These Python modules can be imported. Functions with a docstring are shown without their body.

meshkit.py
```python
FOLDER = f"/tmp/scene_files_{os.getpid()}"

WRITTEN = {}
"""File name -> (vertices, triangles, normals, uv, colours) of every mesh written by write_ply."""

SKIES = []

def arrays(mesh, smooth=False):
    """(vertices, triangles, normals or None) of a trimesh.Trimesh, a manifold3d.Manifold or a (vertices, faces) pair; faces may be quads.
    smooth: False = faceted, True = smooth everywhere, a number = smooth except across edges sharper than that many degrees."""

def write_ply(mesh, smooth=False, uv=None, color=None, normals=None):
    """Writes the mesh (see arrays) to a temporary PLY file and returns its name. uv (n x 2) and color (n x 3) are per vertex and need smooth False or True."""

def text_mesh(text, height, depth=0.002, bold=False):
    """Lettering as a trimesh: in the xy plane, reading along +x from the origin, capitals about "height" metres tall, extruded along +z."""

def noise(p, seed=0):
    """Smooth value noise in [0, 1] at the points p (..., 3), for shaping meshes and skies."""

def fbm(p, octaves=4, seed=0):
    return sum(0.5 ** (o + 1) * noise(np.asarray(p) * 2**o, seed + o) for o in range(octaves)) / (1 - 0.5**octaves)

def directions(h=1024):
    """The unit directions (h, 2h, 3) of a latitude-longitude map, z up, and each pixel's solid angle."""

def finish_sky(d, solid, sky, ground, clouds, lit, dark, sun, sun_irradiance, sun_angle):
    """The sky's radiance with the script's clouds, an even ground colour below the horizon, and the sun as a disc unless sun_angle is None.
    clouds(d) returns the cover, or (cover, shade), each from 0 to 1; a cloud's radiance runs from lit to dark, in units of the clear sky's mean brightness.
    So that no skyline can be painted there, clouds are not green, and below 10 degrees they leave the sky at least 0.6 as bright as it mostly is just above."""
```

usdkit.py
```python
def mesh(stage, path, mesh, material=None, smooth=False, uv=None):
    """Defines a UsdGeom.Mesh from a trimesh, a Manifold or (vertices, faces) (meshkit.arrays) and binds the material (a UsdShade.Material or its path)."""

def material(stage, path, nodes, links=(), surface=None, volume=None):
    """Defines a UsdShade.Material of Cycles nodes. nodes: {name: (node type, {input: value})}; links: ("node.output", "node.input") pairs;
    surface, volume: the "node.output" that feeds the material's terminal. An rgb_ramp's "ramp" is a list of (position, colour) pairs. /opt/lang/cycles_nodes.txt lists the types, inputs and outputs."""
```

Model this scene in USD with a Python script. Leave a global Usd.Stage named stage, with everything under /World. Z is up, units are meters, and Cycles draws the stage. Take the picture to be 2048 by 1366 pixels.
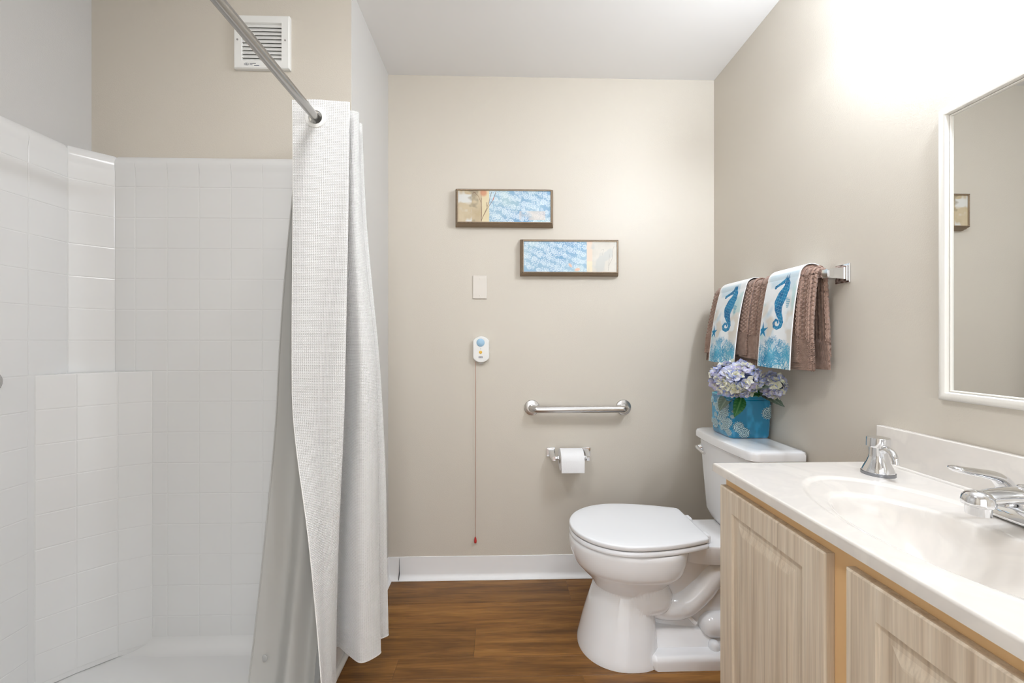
import math, random
import numpy as np, trimesh, manifold3d as m3, usdkit, meshkit
from scipy.spatial import cKDTree
from shapely.geometry import Polygon, Point, box as sbox
from pxr import Usd, UsdGeom, UsdLux, UsdShade, Gf, Sdf, Vt

stage = Usd.Stage.CreateInMemory()
UsdGeom.SetStageUpAxis(stage, 'Z'); UsdGeom.SetStageMetersPerUnit(stage, 1.0)
UsdGeom.Xform.Define(stage, '/World'); UsdGeom.Scope.Define(stage, '/World/Looks')
PI = math.pi
# ------------------------------------------------------------------ camera, light, exposure
EXPOSURE = 0.0
YAW = math.atan(21 / 800.0)                      # the lens looks slightly to the right of the back wall's normal
cam = UsdGeom.Camera.Define(stage, '/World/camera')
cam.CreateHorizontalApertureAttr(36.0); cam.CreateFocalLengthAttr(800 * 36 / 2048.0); cam.CreateFStopAttr(0.0)
cam.CreateClippingRangeAttr(Gf.Vec2f(0.02, 100)); cam.CreateExposureAttr(EXPOSURE)
s_, c_ = math.sin(YAW), math.cos(YAW)
cam.AddTransformOp().Set(Gf.Matrix4d(c_, -s_, 0, 0,  0, 0, 1, 0,  -s_, -c_, 0, 0,  0, 0, 1.15, 1))
BULB_POWER = 305.0         # radiance of the two globes over the mirror
DOME_POWER = 43.0           # radiance of the unseen round ceiling lamp
BULB_COLOR = (0.93, 1.0, 1.10)
DOME_COLOR = (1.0, 1.0, 1.02)

DOORWAY_LIGHT_COLOR = (0.98, 1.0, 1.02)
DOORWAY_LIGHT_POWER = 0.88            # even white light beyond an unseen doorway, placed to light the back wall
dome = UsdLux.DomeLight.Define(stage, '/World/sky'); dome.CreateIntensityAttr(DOORWAY_LIGHT_POWER); dome.CreateColorAttr(Gf.Vec3f(*DOORWAY_LIGHT_COLOR))

# ------------------------------------------------------------------ helpers
def lin(r, g, b):
    f = lambda c: ((c / 255 + 0.055) / 1.055) ** 2.4 if c > 10 else c / 255 / 12.92
    return (f(r), f(g), f(b))

used = {}
def numbered(path):
    n = used.get(path, 0); used[path] = n + 1
    return path if n == 0 else f'{path}_{n:03d}'
def tag(p, label=None, cat=None, group=None, kind=None):
    p = p.GetPrim() if hasattr(p, 'GetPrim') else p
    for k, v in (('label', label), ('category', cat), ('group', group), ('kind', kind)):
        if v: p.SetCustomDataByKey(k, v)
    return p
def thing(name, label, cat, loc=(0, 0, 0), group=None, kind=None):
    x = UsdGeom.Xform.Define(stage, numbered('/World/' + name))
    if any(loc): x.AddTranslateOp().Set(Gf.Vec3d(*map(float, loc)))
    x.GetPrim().SetCustomDataByKey('at', Gf.Vec3d(*map(float, loc))) if False else None
    p = tag(x, label, cat, group, kind); ORIGIN[p.GetPath()] = np.array(loc, float)
    return p
ORIGIN = {}
def tri(m):
    v, f, _ = meshkit.arrays(m)
    return trimesh.Trimesh(v, f, process=False)
def obj(name, mesh, mat, parent=None, label=None, kind=None, smooth=False, uv=None, color=None):
    """One Mesh prim. Meshes are given in world coordinates and moved into the parent's frame."""
    base = str(parent.GetPath()) if parent is not None else '/World'
    v, f, _ = meshkit.arrays(mesh)
    if parent is not None:
        q = parent.GetPath()
        o = ORIGIN.get(q)
        while o is None:
            q = q.GetParentPath(); o = ORIGIN.get(q)
        v = v - o
    m = usdkit.mesh(stage, numbered(base + '/' + name), (v, f), mat, smooth=smooth, uv=uv)
    if color is not None:
        UsdGeom.PrimvarsAPI(m).CreatePrimvar('tint', Sdf.ValueTypeNames.Color3fArray, 'vertex').Set(Vt.Vec3fArray.FromNumpy(np.asarray(color, np.float32)))
    p = m.GetPrim(); tag(p, label, None, None, kind)
    return p
def single(name, mesh, mat, label, cat, group=None, kind=None, **k):
    return tag(obj(name, mesh, mat, None, **k), label, cat, group, kind)
def struct(name, mesh, mat, parent=None, label=None, **k):
    p = obj(name, mesh, mat, parent, **k)
    if parent is None: tag(p, label, None, None, 'structure')
    return p

def box(x0, x1, y0, y1, z0, z1):
    b = trimesh.creation.box((x1 - x0, y1 - y0, z1 - z0)); b.apply_translation(((x0 + x1) / 2, (y0 + y1) / 2, (z0 + z1) / 2)); return b
def cat(*ms):
    return trimesh.util.concatenate([tri(m) for m in ms])
def rbox(x0, x1, y0, y1, z0, z1, r=0.004, seg=12):
    r = min(r, (x1 - x0) / 2.01, (y1 - y0) / 2.01, (z1 - z0) / 2.01)
    s = m3.Manifold.sphere(r, seg)
    return m3.Manifold.batch_hull([s.translate((x, y, z)) for x in (x0 + r, x1 - r) for y in (y0 + r, y1 - r) for z in (z0 + r, z1 - r)])
def lathe(profile, n=32, center=(0, 0, 0), axis='z'):
    """profile: (radius, height) from one end of the axis to the other."""
    a = np.linspace(0, 2 * PI, n, endpoint=False); pr = np.array(profile, float)
    v = np.stack([np.outer(pr[:, 0], np.cos(a)), np.outer(pr[:, 0], np.sin(a)), np.repeat(pr[:, 1:2], n, 1)], -1).reshape(-1, 3)
    f = grid_faces(len(pr), n, wrap=True)
    k = len(v); v = np.vstack([v, [0, 0, pr[0, 1]], [0, 0, pr[-1, 1]]])
    j = np.arange(n); j2 = (j + 1) % n
    f = np.vstack([f, np.stack([np.full(n, k), j2, j], 1), np.stack([np.full(n, k + 1), (len(pr) - 1) * n + j, (len(pr) - 1) * n + j2], 1)])
    if axis == 'y-': v = v[:, [0, 2, 1]] * [1, -1, 1]            # height runs towards -y
    if axis == 'x-': v = np.stack([-v[:, 2], v[:, 1], v[:, 0]], 1)   # towards -x
    if axis == 'x+': v = np.stack([v[:, 2], v[:, 1], -v[:, 0]], 1)
    t = trimesh.Trimesh(v + np.array(center), f, process=False)
    if axis == 'y-': pass
    t.fix_normals()
    return t
def grid_faces(nv, nu, wrap=False):
    i, j = np.meshgrid(np.arange(nv - 1), np.arange(nu if wrap else nu - 1), indexing='ij')
    a = i * nu + j; b = i * nu + (j + 1) % nu; c = b + nu; d = a + nu
    a, b, c, d = (x.ravel() for x in (a, b, c, d))
    return np.vstack([np.stack([a, b, c], 1), np.stack([a, c, d], 1)])
def loft(sections):
    s = [np.asarray(q, float) for q in sections]; n = len(s[0]); k = len(s)
    v = np.vstack(s + [s[0].mean(0)[None], s[-1].mean(0)[None]])
    f = grid_faces(k, n, wrap=True); j = np.arange(n); j2 = (j + 1) % n
    f = np.vstack([f, np.stack([np.full(n, k * n), j2, j], 1), np.stack([np.full(n, k * n + 1), (k - 1) * n + j, (k - 1) * n + j2], 1)])
    t = trimesh.Trimesh(v, f, process=False); t.fix_normals(); return t
def mani(t):
    t = tri(t); t.merge_vertices(); t.fix_normals()
    return m3.Manifold(m3.Mesh(np.asarray(t.vertices, np.float32), np.asarray(t.faces, np.uint32)))
def spline(pts, n, closed=False):
    """Catmull-Rom through pts, n samples."""
    p = np.asarray(pts, float)
    q = np.vstack([2 * p[0] - p[1], p, 2 * p[-1] - p[-2]])
    t = np.linspace(0, len(p) - 1, n); i = np.minimum(t.astype(int), len(p) - 2); u = (t - i)[:, None]
    a, b, c, d = q[i], q[i + 1], q[i + 2], q[i + 3]
    return 0.5 * (2 * b + (c - a) * u + (2 * a - 5 * b + 4 * c - d) * u ** 2 + (3 * b - a - 3 * c + d) * u ** 3)
def sweep(path, radii, n=16, flat=None, up=None):
    """A tube along path; radii per point (or one); flat = (side, vertical) scales per point."""
    p = np.asarray(path, float); r = np.broadcast_to(radii, (len(p),)).astype(float)
    t = np.gradient(p, axis=0); t /= np.linalg.norm(t, axis=1, keepdims=True)
    if up is None:
        a = np.cross(t[0], [0, 0, 1.0]); a = a if np.linalg.norm(a) > 1e-3 else np.cross(t[0], [0, 1.0, 0])
        A = []
        for k in range(len(p)):
            a = a - t[k] * (a @ t[k]); a = a / np.linalg.norm(a); A.append(a)
        A = np.array(A)
    else:
        A = np.cross(t, up); A /= np.linalg.norm(A, axis=1, keepdims=True)
    B = np.cross(A, t); ang = np.linspace(0, 2 * PI, n, endpoint=False)
    fa, fb = (1, 1) if flat is None else (np.asarray(flat)[..., 0].reshape(-1, 1, 1), np.asarray(flat)[..., 1].reshape(-1, 1, 1))
    v = p[:, None] + r[:, None, None] * (fa * np.cos(ang)[None, :, None] * A[:, None] + fb * np.sin(ang)[None, :, None] * B[:, None])
    return loft(list(v))
def superellipse(cx, cy, a, b, z, e=2.0, n=64, front=1.0):
    t = np.linspace(0, 2 * PI, n, endpoint=False); c, s = np.cos(t), np.sin(t)
    return np.stack([cx + a * np.sign(c) * np.abs(c) ** (2 / e), cy + b * np.sign(s) * np.abs(s) ** (2 / e), np.full(n, z)], 1)
def sheet(P, t=0.002):
    """A grid of points (nv, nu, 3) made into a thin closed solid of thickness t (second face shifted against the normals). Returns (v, f)."""
    nv, nu, _ = P.shape
    du = np.gradient(P, axis=1); dv = np.gradient(P, axis=0); N = np.cross(du, dv); N /= np.linalg.norm(N, axis=2, keepdims=True) + 1e-12
    top, bot = P.reshape(-1, 3), (P - N * t).reshape(-1, 3); k = nv * nu
    f = grid_faces(nv, nu); g = f[:, ::-1] + k
    def rim(idx):
        idx = np.asarray(idx); a, b = idx[:-1], idx[1:]
        return np.vstack([np.stack([a, a + k, b + k], 1), np.stack([a, b + k, b], 1)])
    I = np.arange(k).reshape(nv, nu)
    f = np.vstack([f, g, rim(I[0]), rim(I[:, -1]), rim(I[-1][::-1]), rim(I[:, 0][::-1])])
    return np.vstack([top, bot]), f
def frame_xz(x0, x1, z0, z1, prof, y):
    """A mitred rectangular frame in the xz plane; prof = closed loop of (inset, distance towards -y)."""
    secs = []
    for (sx, sz) in ((0, 0), (1, 0), (1, 1), (0, 1)):
        X = x0 if sx == 0 else x1; Z = z0 if sz == 0 else z1
        secs.append([[X + (d if sx == 0 else -d), y - h, Z + (d if sz == 0 else -d)] for d, h in prof])
    s = np.array(secs); n = len(prof); v = s.reshape(-1, 3)
    i, j = np.meshgrid(np.arange(4), np.arange(n), indexing='ij')
    a = i * n + j; b = i * n + (j + 1) % n; c = ((i + 1) % 4) * n + (j + 1) % n; d = ((i + 1) % 4) * n + j
    t = trimesh.Trimesh(v, np.vstack([np.stack([a, b, c], -1).reshape(-1, 3), np.stack([a, c, d], -1).reshape(-1, 3)]), process=False)
    t.fix_normals(); return t
def rot_x90(t):      # a text mesh lying in xy -> standing in xz, facing -y
    t = t.copy(); t.vertices = t.vertices[:, [0, 2, 1]] * [1, -1, 1]; return t

# ------------------------------------------------------------------ materials
def M(name, nodes, links, surface='p.BSDF'):
    return usdkit.material(stage, '/World/Looks/' + name, nodes, links, surface=surface)
def plain(name, color, rough=0.5, bump=None, **k):
    nodes = {'p': ('principled_bsdf', {'base_color': color, 'roughness': rough, **k})}; links = []
    if bump:
        sc, dist = bump
        nodes |= {'t': ('texture_coordinate', {}), 'n': ('noise_texture', {'scale': sc, 'detail': 3.0}), 'b': ('bump', {'distance': dist, 'strength': 1.0})}
        links = [('t.object', 'n.vector'), ('n.fac', 'b.height'), ('b.normal', 'p.normal')]
    return M(name, nodes, links)
paint = plain('wall_paint', lin(210, 203, 191), 0.42, bump=(260, 0.0004), specular_ior_level=0.4)
paint_cool_lit = plain('wall_paint_cool_lit', lin(202, 201, 199), 0.42, bump=(260, 0.0004), specular_ior_level=0.4)  # same wall paint, with the cooler light on the shower side put into its colour
paint_return_lit = plain('wall_paint_return_lit', lin(213, 212, 210), 0.42, bump=(260, 0.0004), specular_ior_level=0.4)  # wall paint again, the light on the return wall put into its tone
ceil_m = plain('ceiling_paint', lin(238, 237, 236), 0.6)
trim_w = plain('white_vinyl', lin(240, 240, 240), 0.35)
acrylic = plain('white_acrylic', lin(226, 226, 225), 0.22)
porcelain = plain('porcelain', lin(240, 241, 243), 0.09, coat_weight=0.5, coat_roughness=0.04)
seat_m = plain('seat_plastic', lin(238, 240, 243), 0.2)
chrome = plain('chrome', (0.8, 0.81, 0.83), 0.06, metallic=1.0)
rod_steel = plain('rod_steel', (0.42, 0.41, 0.395), 0.2, metallic=1.0)
steel = plain('brushed_steel', (0.62, 0.61, 0.6), 0.24, metallic=1.0)
white_plastic = plain('white_plastic', lin(236, 236, 233), 0.3)
almond = plain('almond_plastic', lin(221, 215, 206), 0.35)
dark = plain('dark_gap', lin(60, 58, 55), 0.7)
mirror_m = plain('mirror_silver', (0.84, 0.85, 0.84), 0.0, metallic=1.0)
mirror_frame_m = plain('frame_white', lin(238, 235, 228), 0.3)
blue_lens = plain('blue_lens', lin(160, 196, 222), 0.25)
yellow_m = plain('yellow_button', lin(226, 180, 70), 0.35)
ink = plain('ink', lin(66, 72, 96), 0.6)
red_m = plain('red_plastic', lin(190, 50, 48), 0.35)
cord_m = plain('cord', lin(188, 146, 128), 0.8)
paper = plain('paper', lin(240, 240, 241), 0.9, bump=(350, 0.0006))
peach = plain('peach_wood', lin(244, 204, 150), 0.45)
leaf_stem = plain('stem_green', lin(70, 110, 60), 0.5)
soil_m = plain('dried_moss', lin(120, 90, 50), 0.95, bump=(120, 0.004))
caulk = plain('caulk', lin(228, 226, 221), 0.5)

def tint(name, rough, bump=None, coat=0.0, transl=0.0, weave=None):
    nodes = {'a': ('attribute', {'attribute': 'tint'}), 'p': ('principled_bsdf', {'roughness': rough, 'coat_weight': coat, 'coat_roughness': 0.05})}
    links = [('a.color', 'p.base_color')]
    if bump:
        nodes |= {'t': ('texture_coordinate', {}), 'n': ('noise_texture', {'scale': bump[0], 'detail': 3.0}), 'b': ('bump', {'distance': bump[1], 'strength': 1.0})}
        links += [('t.object', 'n.vector'), ('n.fac', 'b.height'), ('b.normal', 'p.normal')]
    if transl:
        nodes |= {'tr': ('translucent_bsdf', {}), 'mx': ('mix_closure', {'fac': transl})}
        links += [('a.color', 'tr.color'), ('p.BSDF', 'mx.closure1'), ('tr.BSDF', 'mx.closure2')]
        return M(name, nodes, links, 'mx.closure')
    return M(name, nodes, links)
print_m = tint('picture_print', 0.55)
cloth_print = tint('printed_cotton', 0.9, bump=(900, 0.0008))
petal_m = tint('petal', 0.75, transl=0.25)
leaf_m = tint('leaf', 0.5, transl=0.15)
glaze = tint('turquoise_glaze', 0.12, coat=0.8)

def wood_floor():
    nodes = {'t': ('texture_coordinate', {}), 'o': ('object_info', {}), 'ml': ('math', {'math_type': 'multiply', 'value2': 37.0}), 'cx': ('combine_xyz', {}),
             'ad': ('vector_math', {'math_type': 'add'}), 'm1': ('mapping', {'scale': (2.2, 26.0, 1.0)}), 'm2': ('mapping', {'scale': (9.0, 190.0, 1.0)}),
             'n1': ('noise_texture', {'scale': 1.0, 'detail': 5.0, 'roughness': 0.6, 'distortion': 0.6}), 'n2': ('noise_texture', {'scale': 1.0, 'detail': 4.0, 'roughness': 0.6}),
             'r1': ('rgb_ramp', {'ramp': [(0.25, lin(90, 57, 22)), (0.45, lin(124, 83, 38)), (0.6, lin(146, 101, 48)), (0.8, lin(168, 121, 66))]}),
             'r2': ('rgb_ramp', {'ramp': [(0.3, (0.62, 0.6, 0.58)), (0.55, (1.0, 1.0, 1.0)), (0.8, (1.12, 1.12, 1.1))]}),
             'mx': ('mix', {'mix_type': 'multiply', 'fac': 0.8}), 'mr': ('map_range', {'from_min': 0.0, 'from_max': 1.0, 'to_min': 0.84, 'to_max': 1.12}),
             'mv': ('mix', {'mix_type': 'multiply', 'fac': 1.0}), 'cc': ('combine_xyz', {}),
             'b': ('bump', {'distance': 0.0006, 'strength': 0.6}), 'p': ('principled_bsdf', {'roughness': 0.33, 'specular_ior_level': 0.45})}
    links = [('o.random', 'ml.value1'), ('ml.value', 'cx.x'), ('ml.value', 'cx.y'), ('t.object', 'ad.vector1'), ('cx.vector', 'ad.vector2'), ('ad.vector', 'm1.vector'), ('ad.vector', 'm2.vector'),
             ('m1.vector', 'n1.vector'), ('m2.vector', 'n2.vector'), ('n1.fac', 'r1.fac'), ('n2.fac', 'r2.fac'), ('r1.color', 'mx.color1'), ('r2.color', 'mx.color2'),
             ('o.random', 'mr.value'), ('mr.result', 'cc.x'), ('mr.result', 'cc.y'), ('mr.result', 'cc.z'), ('mx.color', 'mv.color1'), ('cc.vector', 'mv.color2'), ('mv.color', 'p.base_color'),
             ('n2.fac', 'b.height'), ('b.normal', 'p.normal')]
    return M('wood_floor', nodes, links)
floor_m = wood_floor()
def door_wood():
    nodes = {'t': ('texture_coordinate', {}), 'm1': ('mapping', {'scale': (60.0, 60.0, 1.3)}), 'm2': ('mapping', {'scale': (260.0, 260.0, 6.0)}),
             'n1': ('noise_texture', {'scale': 1.0, 'detail': 4.0, 'roughness': 0.55, 'distortion': 0.4}), 'n2': ('noise_texture', {'scale': 1.0, 'detail': 3.0}),
             'r1': ('rgb_ramp', {'ramp': [(0.28, lin(198, 180, 157)), (0.42, lin(221, 205, 183)), (0.62, lin(232, 219, 199)), (0.8, lin(239, 228, 212))]}),
             'r2': ('rgb_ramp', {'ramp': [(0.3, (0.8, 0.79, 0.78)), (0.6, (1.0, 1.0, 1.0))]}), 'mx': ('mix', {'mix_type': 'multiply', 'fac': 0.8}),
             'p': ('principled_bsdf', {'roughness': 0.5})}
    links = [('t.object', 'm1.vector'), ('t.object', 'm2.vector'), ('m1.vector', 'n1.vector'), ('m2.vector', 'n2.vector'), ('n1.fac', 'r1.fac'), ('n2.fac', 'r2.fac'), ('r1.color', 'mx.color1'), ('r2.color', 'mx.color2'), ('mx.color', 'p.base_color')]
    return M('door_wood', nodes, links)
door_m = door_wood()
def marble():
    nodes = {'t': ('texture_coordinate', {}), 'n': ('noise_texture', {'scale': 9.0, 'detail': 5.0, 'distortion': 1.2}), 'r': ('rgb_ramp', {'ramp': [(0.3, lin(232, 226, 219)), (0.5, lin(225, 220, 214)), (0.62, lin(233, 228, 221))]}),
             'p': ('principled_bsdf', {'roughness': 0.14, 'coat_weight': 0.3, 'coat_roughness': 0.05})}
    return M('cultured_marble', nodes, [('t.object', 'n.vector'), ('n.fac', 'r.fac'), ('r.color', 'p.base_color')])
marble_m = marble()
def waffle(name, color, pitch, dist, transl):
    nodes = {'u': ('texture_coordinate', {}), 's': ('separate_xyz', {}), 'p': ('principled_bsdf', {'base_color': color, 'roughness': 0.9, 'sheen_weight': 0.15}),
             'b': ('bump', {'distance': dist, 'strength': 1.0}), 'mx': ('math', {'math_type': 'maximum'}), 'tr': ('translucent_bsdf', {'color': color}), 'mc': ('mix_closure', {'fac': transl})}
    links = [('u.UV', 's.vector'), ('mx.value', 'b.height'), ('b.normal', 'p.normal'), ('p.BSDF', 'mc.closure1'), ('tr.BSDF', 'mc.closure2')]
    for a, i in (('x', 1), ('y', 2)):
        nodes |= {f'mul{a}': ('math', {'math_type': 'multiply', 'value2': PI / pitch}), f'c{a}': ('math', {'math_type': 'cosine'}), f'a{a}': ('math', {'math_type': 'absolute'}), f'q{a}': ('math', {'math_type': 'power', 'value2': 3.0})}
        links += [(f's.{a}', f'mul{a}.value1'), (f'mul{a}.value', f'c{a}.value1'), (f'c{a}.value', f'a{a}.value1'), (f'a{a}.value', f'q{a}.value1'), (f'q{a}.value', f'mx.value{i}')]
    return M(name, nodes, links, 'mc.closure')
waffle_m = waffle('waffle_cotton', lin(250, 250, 249), 0.0049, 0.0013, 0.2)
hem_m = plain('white_hem', lin(244, 243, 240), 0.9, bump=(900, 0.0006))
def liner():
    nodes = {'p': ('principled_bsdf', {'base_color': lin(208, 207, 203), 'roughness': 0.45}), 'tr': ('translucent_bsdf', {'color': lin(208, 207, 203)}), 'tp': ('transparent_bsdf', {}),
             'm1': ('mix_closure', {'fac': 0.35}), 'm2': ('mix_closure', {'fac': 0.1})}
    return M('liner_vinyl', nodes, [('p.BSDF', 'm1.closure1'), ('tr.BSDF', 'm1.closure2'), ('m1.closure', 'm2.closure1'), ('tp.BSDF', 'm2.closure2')], 'm2.closure')
liner_m = liner()
def terry(name, c0, c1):
    nodes = {'t': ('texture_coordinate', {}), 'n': ('noise_texture', {'scale': 700.0, 'detail': 2.0}), 'n2': ('noise_texture', {'scale': 60.0, 'detail': 3.0}), 'r': ('rgb_ramp', {'ramp': [(0.3, c0), (0.7, c1)]}),
             'ad': ('math', {'math_type': 'add'}), 'hf': ('math', {'math_type': 'multiply', 'value2': 0.5}), 'b': ('bump', {'distance': 0.0007, 'strength': 1.0}), 'p': ('principled_bsdf', {'roughness': 0.95, 'sheen_weight': 0.25, 'sheen_roughness': 0.5})}
    return M(name, nodes, [('t.object', 'n.vector'), ('t.object', 'n2.vector'), ('n.fac', 'ad.value1'), ('n2.fac', 'ad.value2'), ('ad.value', 'hf.value1'), ('hf.value', 'r.fac'), ('r.color', 'p.base_color'), ('n.fac', 'b.height'), ('b.normal', 'p.normal')])
brown_m = terry('brown_terry', lin(118, 92, 80), lin(176, 147, 131))
def emit(name, color, power):
    return M(name, {'e': ('emission', {'color': color, 'strength': power})}, [], 'e.emission')
bulb_m = emit('lit_globe', BULB_COLOR, BULB_POWER)
dome_m = emit('lit_diffuser', DOME_COLOR, DOME_POWER)

# ------------------------------------------------------------------ the room
XL, XR, YB, YF, H = -0.548, 1.05, 1.95, -0.95, 2.44          # left return, right wall, back wall, front wall, ceiling
SX, SY0, SY1 = -1.476, -0.06, 1.48                          # shower alcove
T = 0.1
struct('wall_back', box(XL - T, XR + T, YB, YB + T, 0, H), paint, label='greige painted back wall with two pictures and a grab bar')
struct('wall_right', box(XR, XR + T, YF, YB, 0, H), paint, label='greige painted right wall with mirror and towel bar')
struct('wall_left', cat(box(XL - T, XL, SY1 + T, YB, 0, H), box(XL - 0.002, XL, SY1, SY1 + T, 0, H)), paint_return_lit, label='narrow pale-lit return wall beside the shower curtain')
struct('wall_shower_end', box(SX - T, XL - 0.002, SY1, SY1 + T, 0, H), paint, label='greige wall above the shower with the fan grille')
struct('wall_shower_side', box(SX - T, SX, SY0 - T, SY1, 0, H), paint_cool_lit, label='pale-lit wall above the long side of the shower')
struct('wall_shower_front', box(SX, XL - T, SY0 - T, SY0, 0, H), paint, label='shower wall nearest the camera')
struct('wall_left_front', box(XL - T, XL, YF, SY0, 0, H), paint, label='left wall behind the camera')
DXA, DXB, DZT = -0.40, 0.90, 2.10                           # unseen doorway behind the camera, placed to let in light from the front
struct('wall_front', cat(box(XL - T, DXA, YF - T, YF, 0, H), box(DXB, XR + T, YF - T, YF, 0, H), box(DXA, DXB, YF - T, YF, DZT, H)), paint, label='wall behind the camera with an unseen doorway placed to let in light')
struct('trim_1', cat(box(DXA - 0.06, DXA, YF, YF + 0.015, 0, DZT + 0.06), box(DXB, DXB + 0.06, YF, YF + 0.015, 0, DZT + 0.06), box(DXA, DXB, YF, YF + 0.015, DZT, DZT + 0.06)), trim_w, label='white casing around the unseen doorway behind the camera')
struct('ground', box(-30, 30, -40, YF - T, -0.06, -0.001), plain('added_paving', lin(200, 196, 188), 0.8), label='added pale ground beyond the unseen doorway')  # added ground under the light beyond the doorway
struct('ceiling', box(SX - T, XR + T, YF - T, YB + T, H, H + T), ceil_m, label='flat pale grey painted ceiling')

fl = thing('floor', 'warm brown wood-look plank floor', None, kind='structure')
obj('subfloor', box(SX - T, XR + T, YF - T, YB + T, -0.06, -0.004), dark, fl)
rows = [1.95, 1.764, 1.611, 1.458, 1.371]
k = 0
while rows[-1] > YF: rows.append(rows[-1] - (0.153 if k % 3 != 2 else 0.087)); k += 1
rows[-1] = YF
rnd = random.Random(4)
ends = {0: [0.31], 1: [-0.02 + 0.62], 2: [-0.102], 3: [-0.372, 0.85], 4: [0.28]}
def plank(x0, x1, y0, y1):
    g, b = 0.00025, 0.0006
    a = [(x0 + g, y0 + g), (x1 - g, y0 + g), (x1 - g, y1 - g), (x0 + g, y1 - g)]
    i = [(x0 + g + b, y0 + g + b), (x1 - g - b, y0 + g + b), (x1 - g - b, y1 - g - b), (x0 + g + b, y1 - g - b)]
    v = [(*p, -0.004) for p in a] + [(*p, -b * 0.6) for p in a] + [(*p, 0.0) for p in i]
    f = [(8, 9, 10), (8, 10, 11), (0, 2, 1), (0, 3, 2)]
    for o in (0, 4):
        for q in range(4): f += [(o + q, o + (q + 1) % 4, o + 4 + (q + 1) % 4), (o + q, o + 4 + (q + 1) % 4, o + 4 + q)]
    return np.array(v), np.array(f)
for r in range(len(rows) - 1):
    cuts = ends.get(r) or [rnd.uniform(-0.3, 0.8)]
    xs = [XL - 0.02] + sorted(cuts) + [XR]
    for a, b in zip(xs[:-1], xs[1:]):
        obj('plank', plank(a, b, rows[r + 1], rows[r]), floor_m, fl)

def cove_base(pts, h=0.108):
    """Vinyl cove base along a polyline of wall points; the room lies to the left of the direction of travel."""
    prof = np.array([(0.0, 0.0005), (0.022, 0.0005), (0.0215, 0.003), (0.013, 0.008), (0.006, 0.016), (0.0035, 0.026), (0.003, h - 0.001), (0.0015, h), (0.0, h)])
    p = np.array(pts, float); secs = []
    for i in range(len(p)):
        d = p[min(i + 1, len(p) - 1)] - p[max(i - 1, 0)]; d /= np.linalg.norm(d); n = np.array([-d[1], d[0]])
        secs.append(np.stack([p[i, 0] + n[0] * prof[:, 0], p[i, 1] + n[1] * prof[:, 0], prof[:, 1]], 1))
    return loft(secs)
bb = thing('baseboard_back', 'white vinyl cove base along the back wall', None, kind='structure')
obj('strip', cove_base([(XR, YB), (-0.4925, YB)]), trim_w, bb, smooth=35)
obj('strip', cove_base([(-0.4935, YB), (XL + 0.001, YB)]), trim_w, bb, smooth=35)
bl = thing('baseboard_left', 'white vinyl cove base on the return wall', None, kind='structure')
obj('strip', cove_base([(XL, YB - 0.001), (XL, SY1 + 0.02)]), trim_w, bl, smooth=35)
struct('baseboard_right', cove_base([(XR, 1.10), (XR, YB - 0.024)]), trim_w, label='white vinyl cove base behind the toilet', smooth=35)

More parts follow.
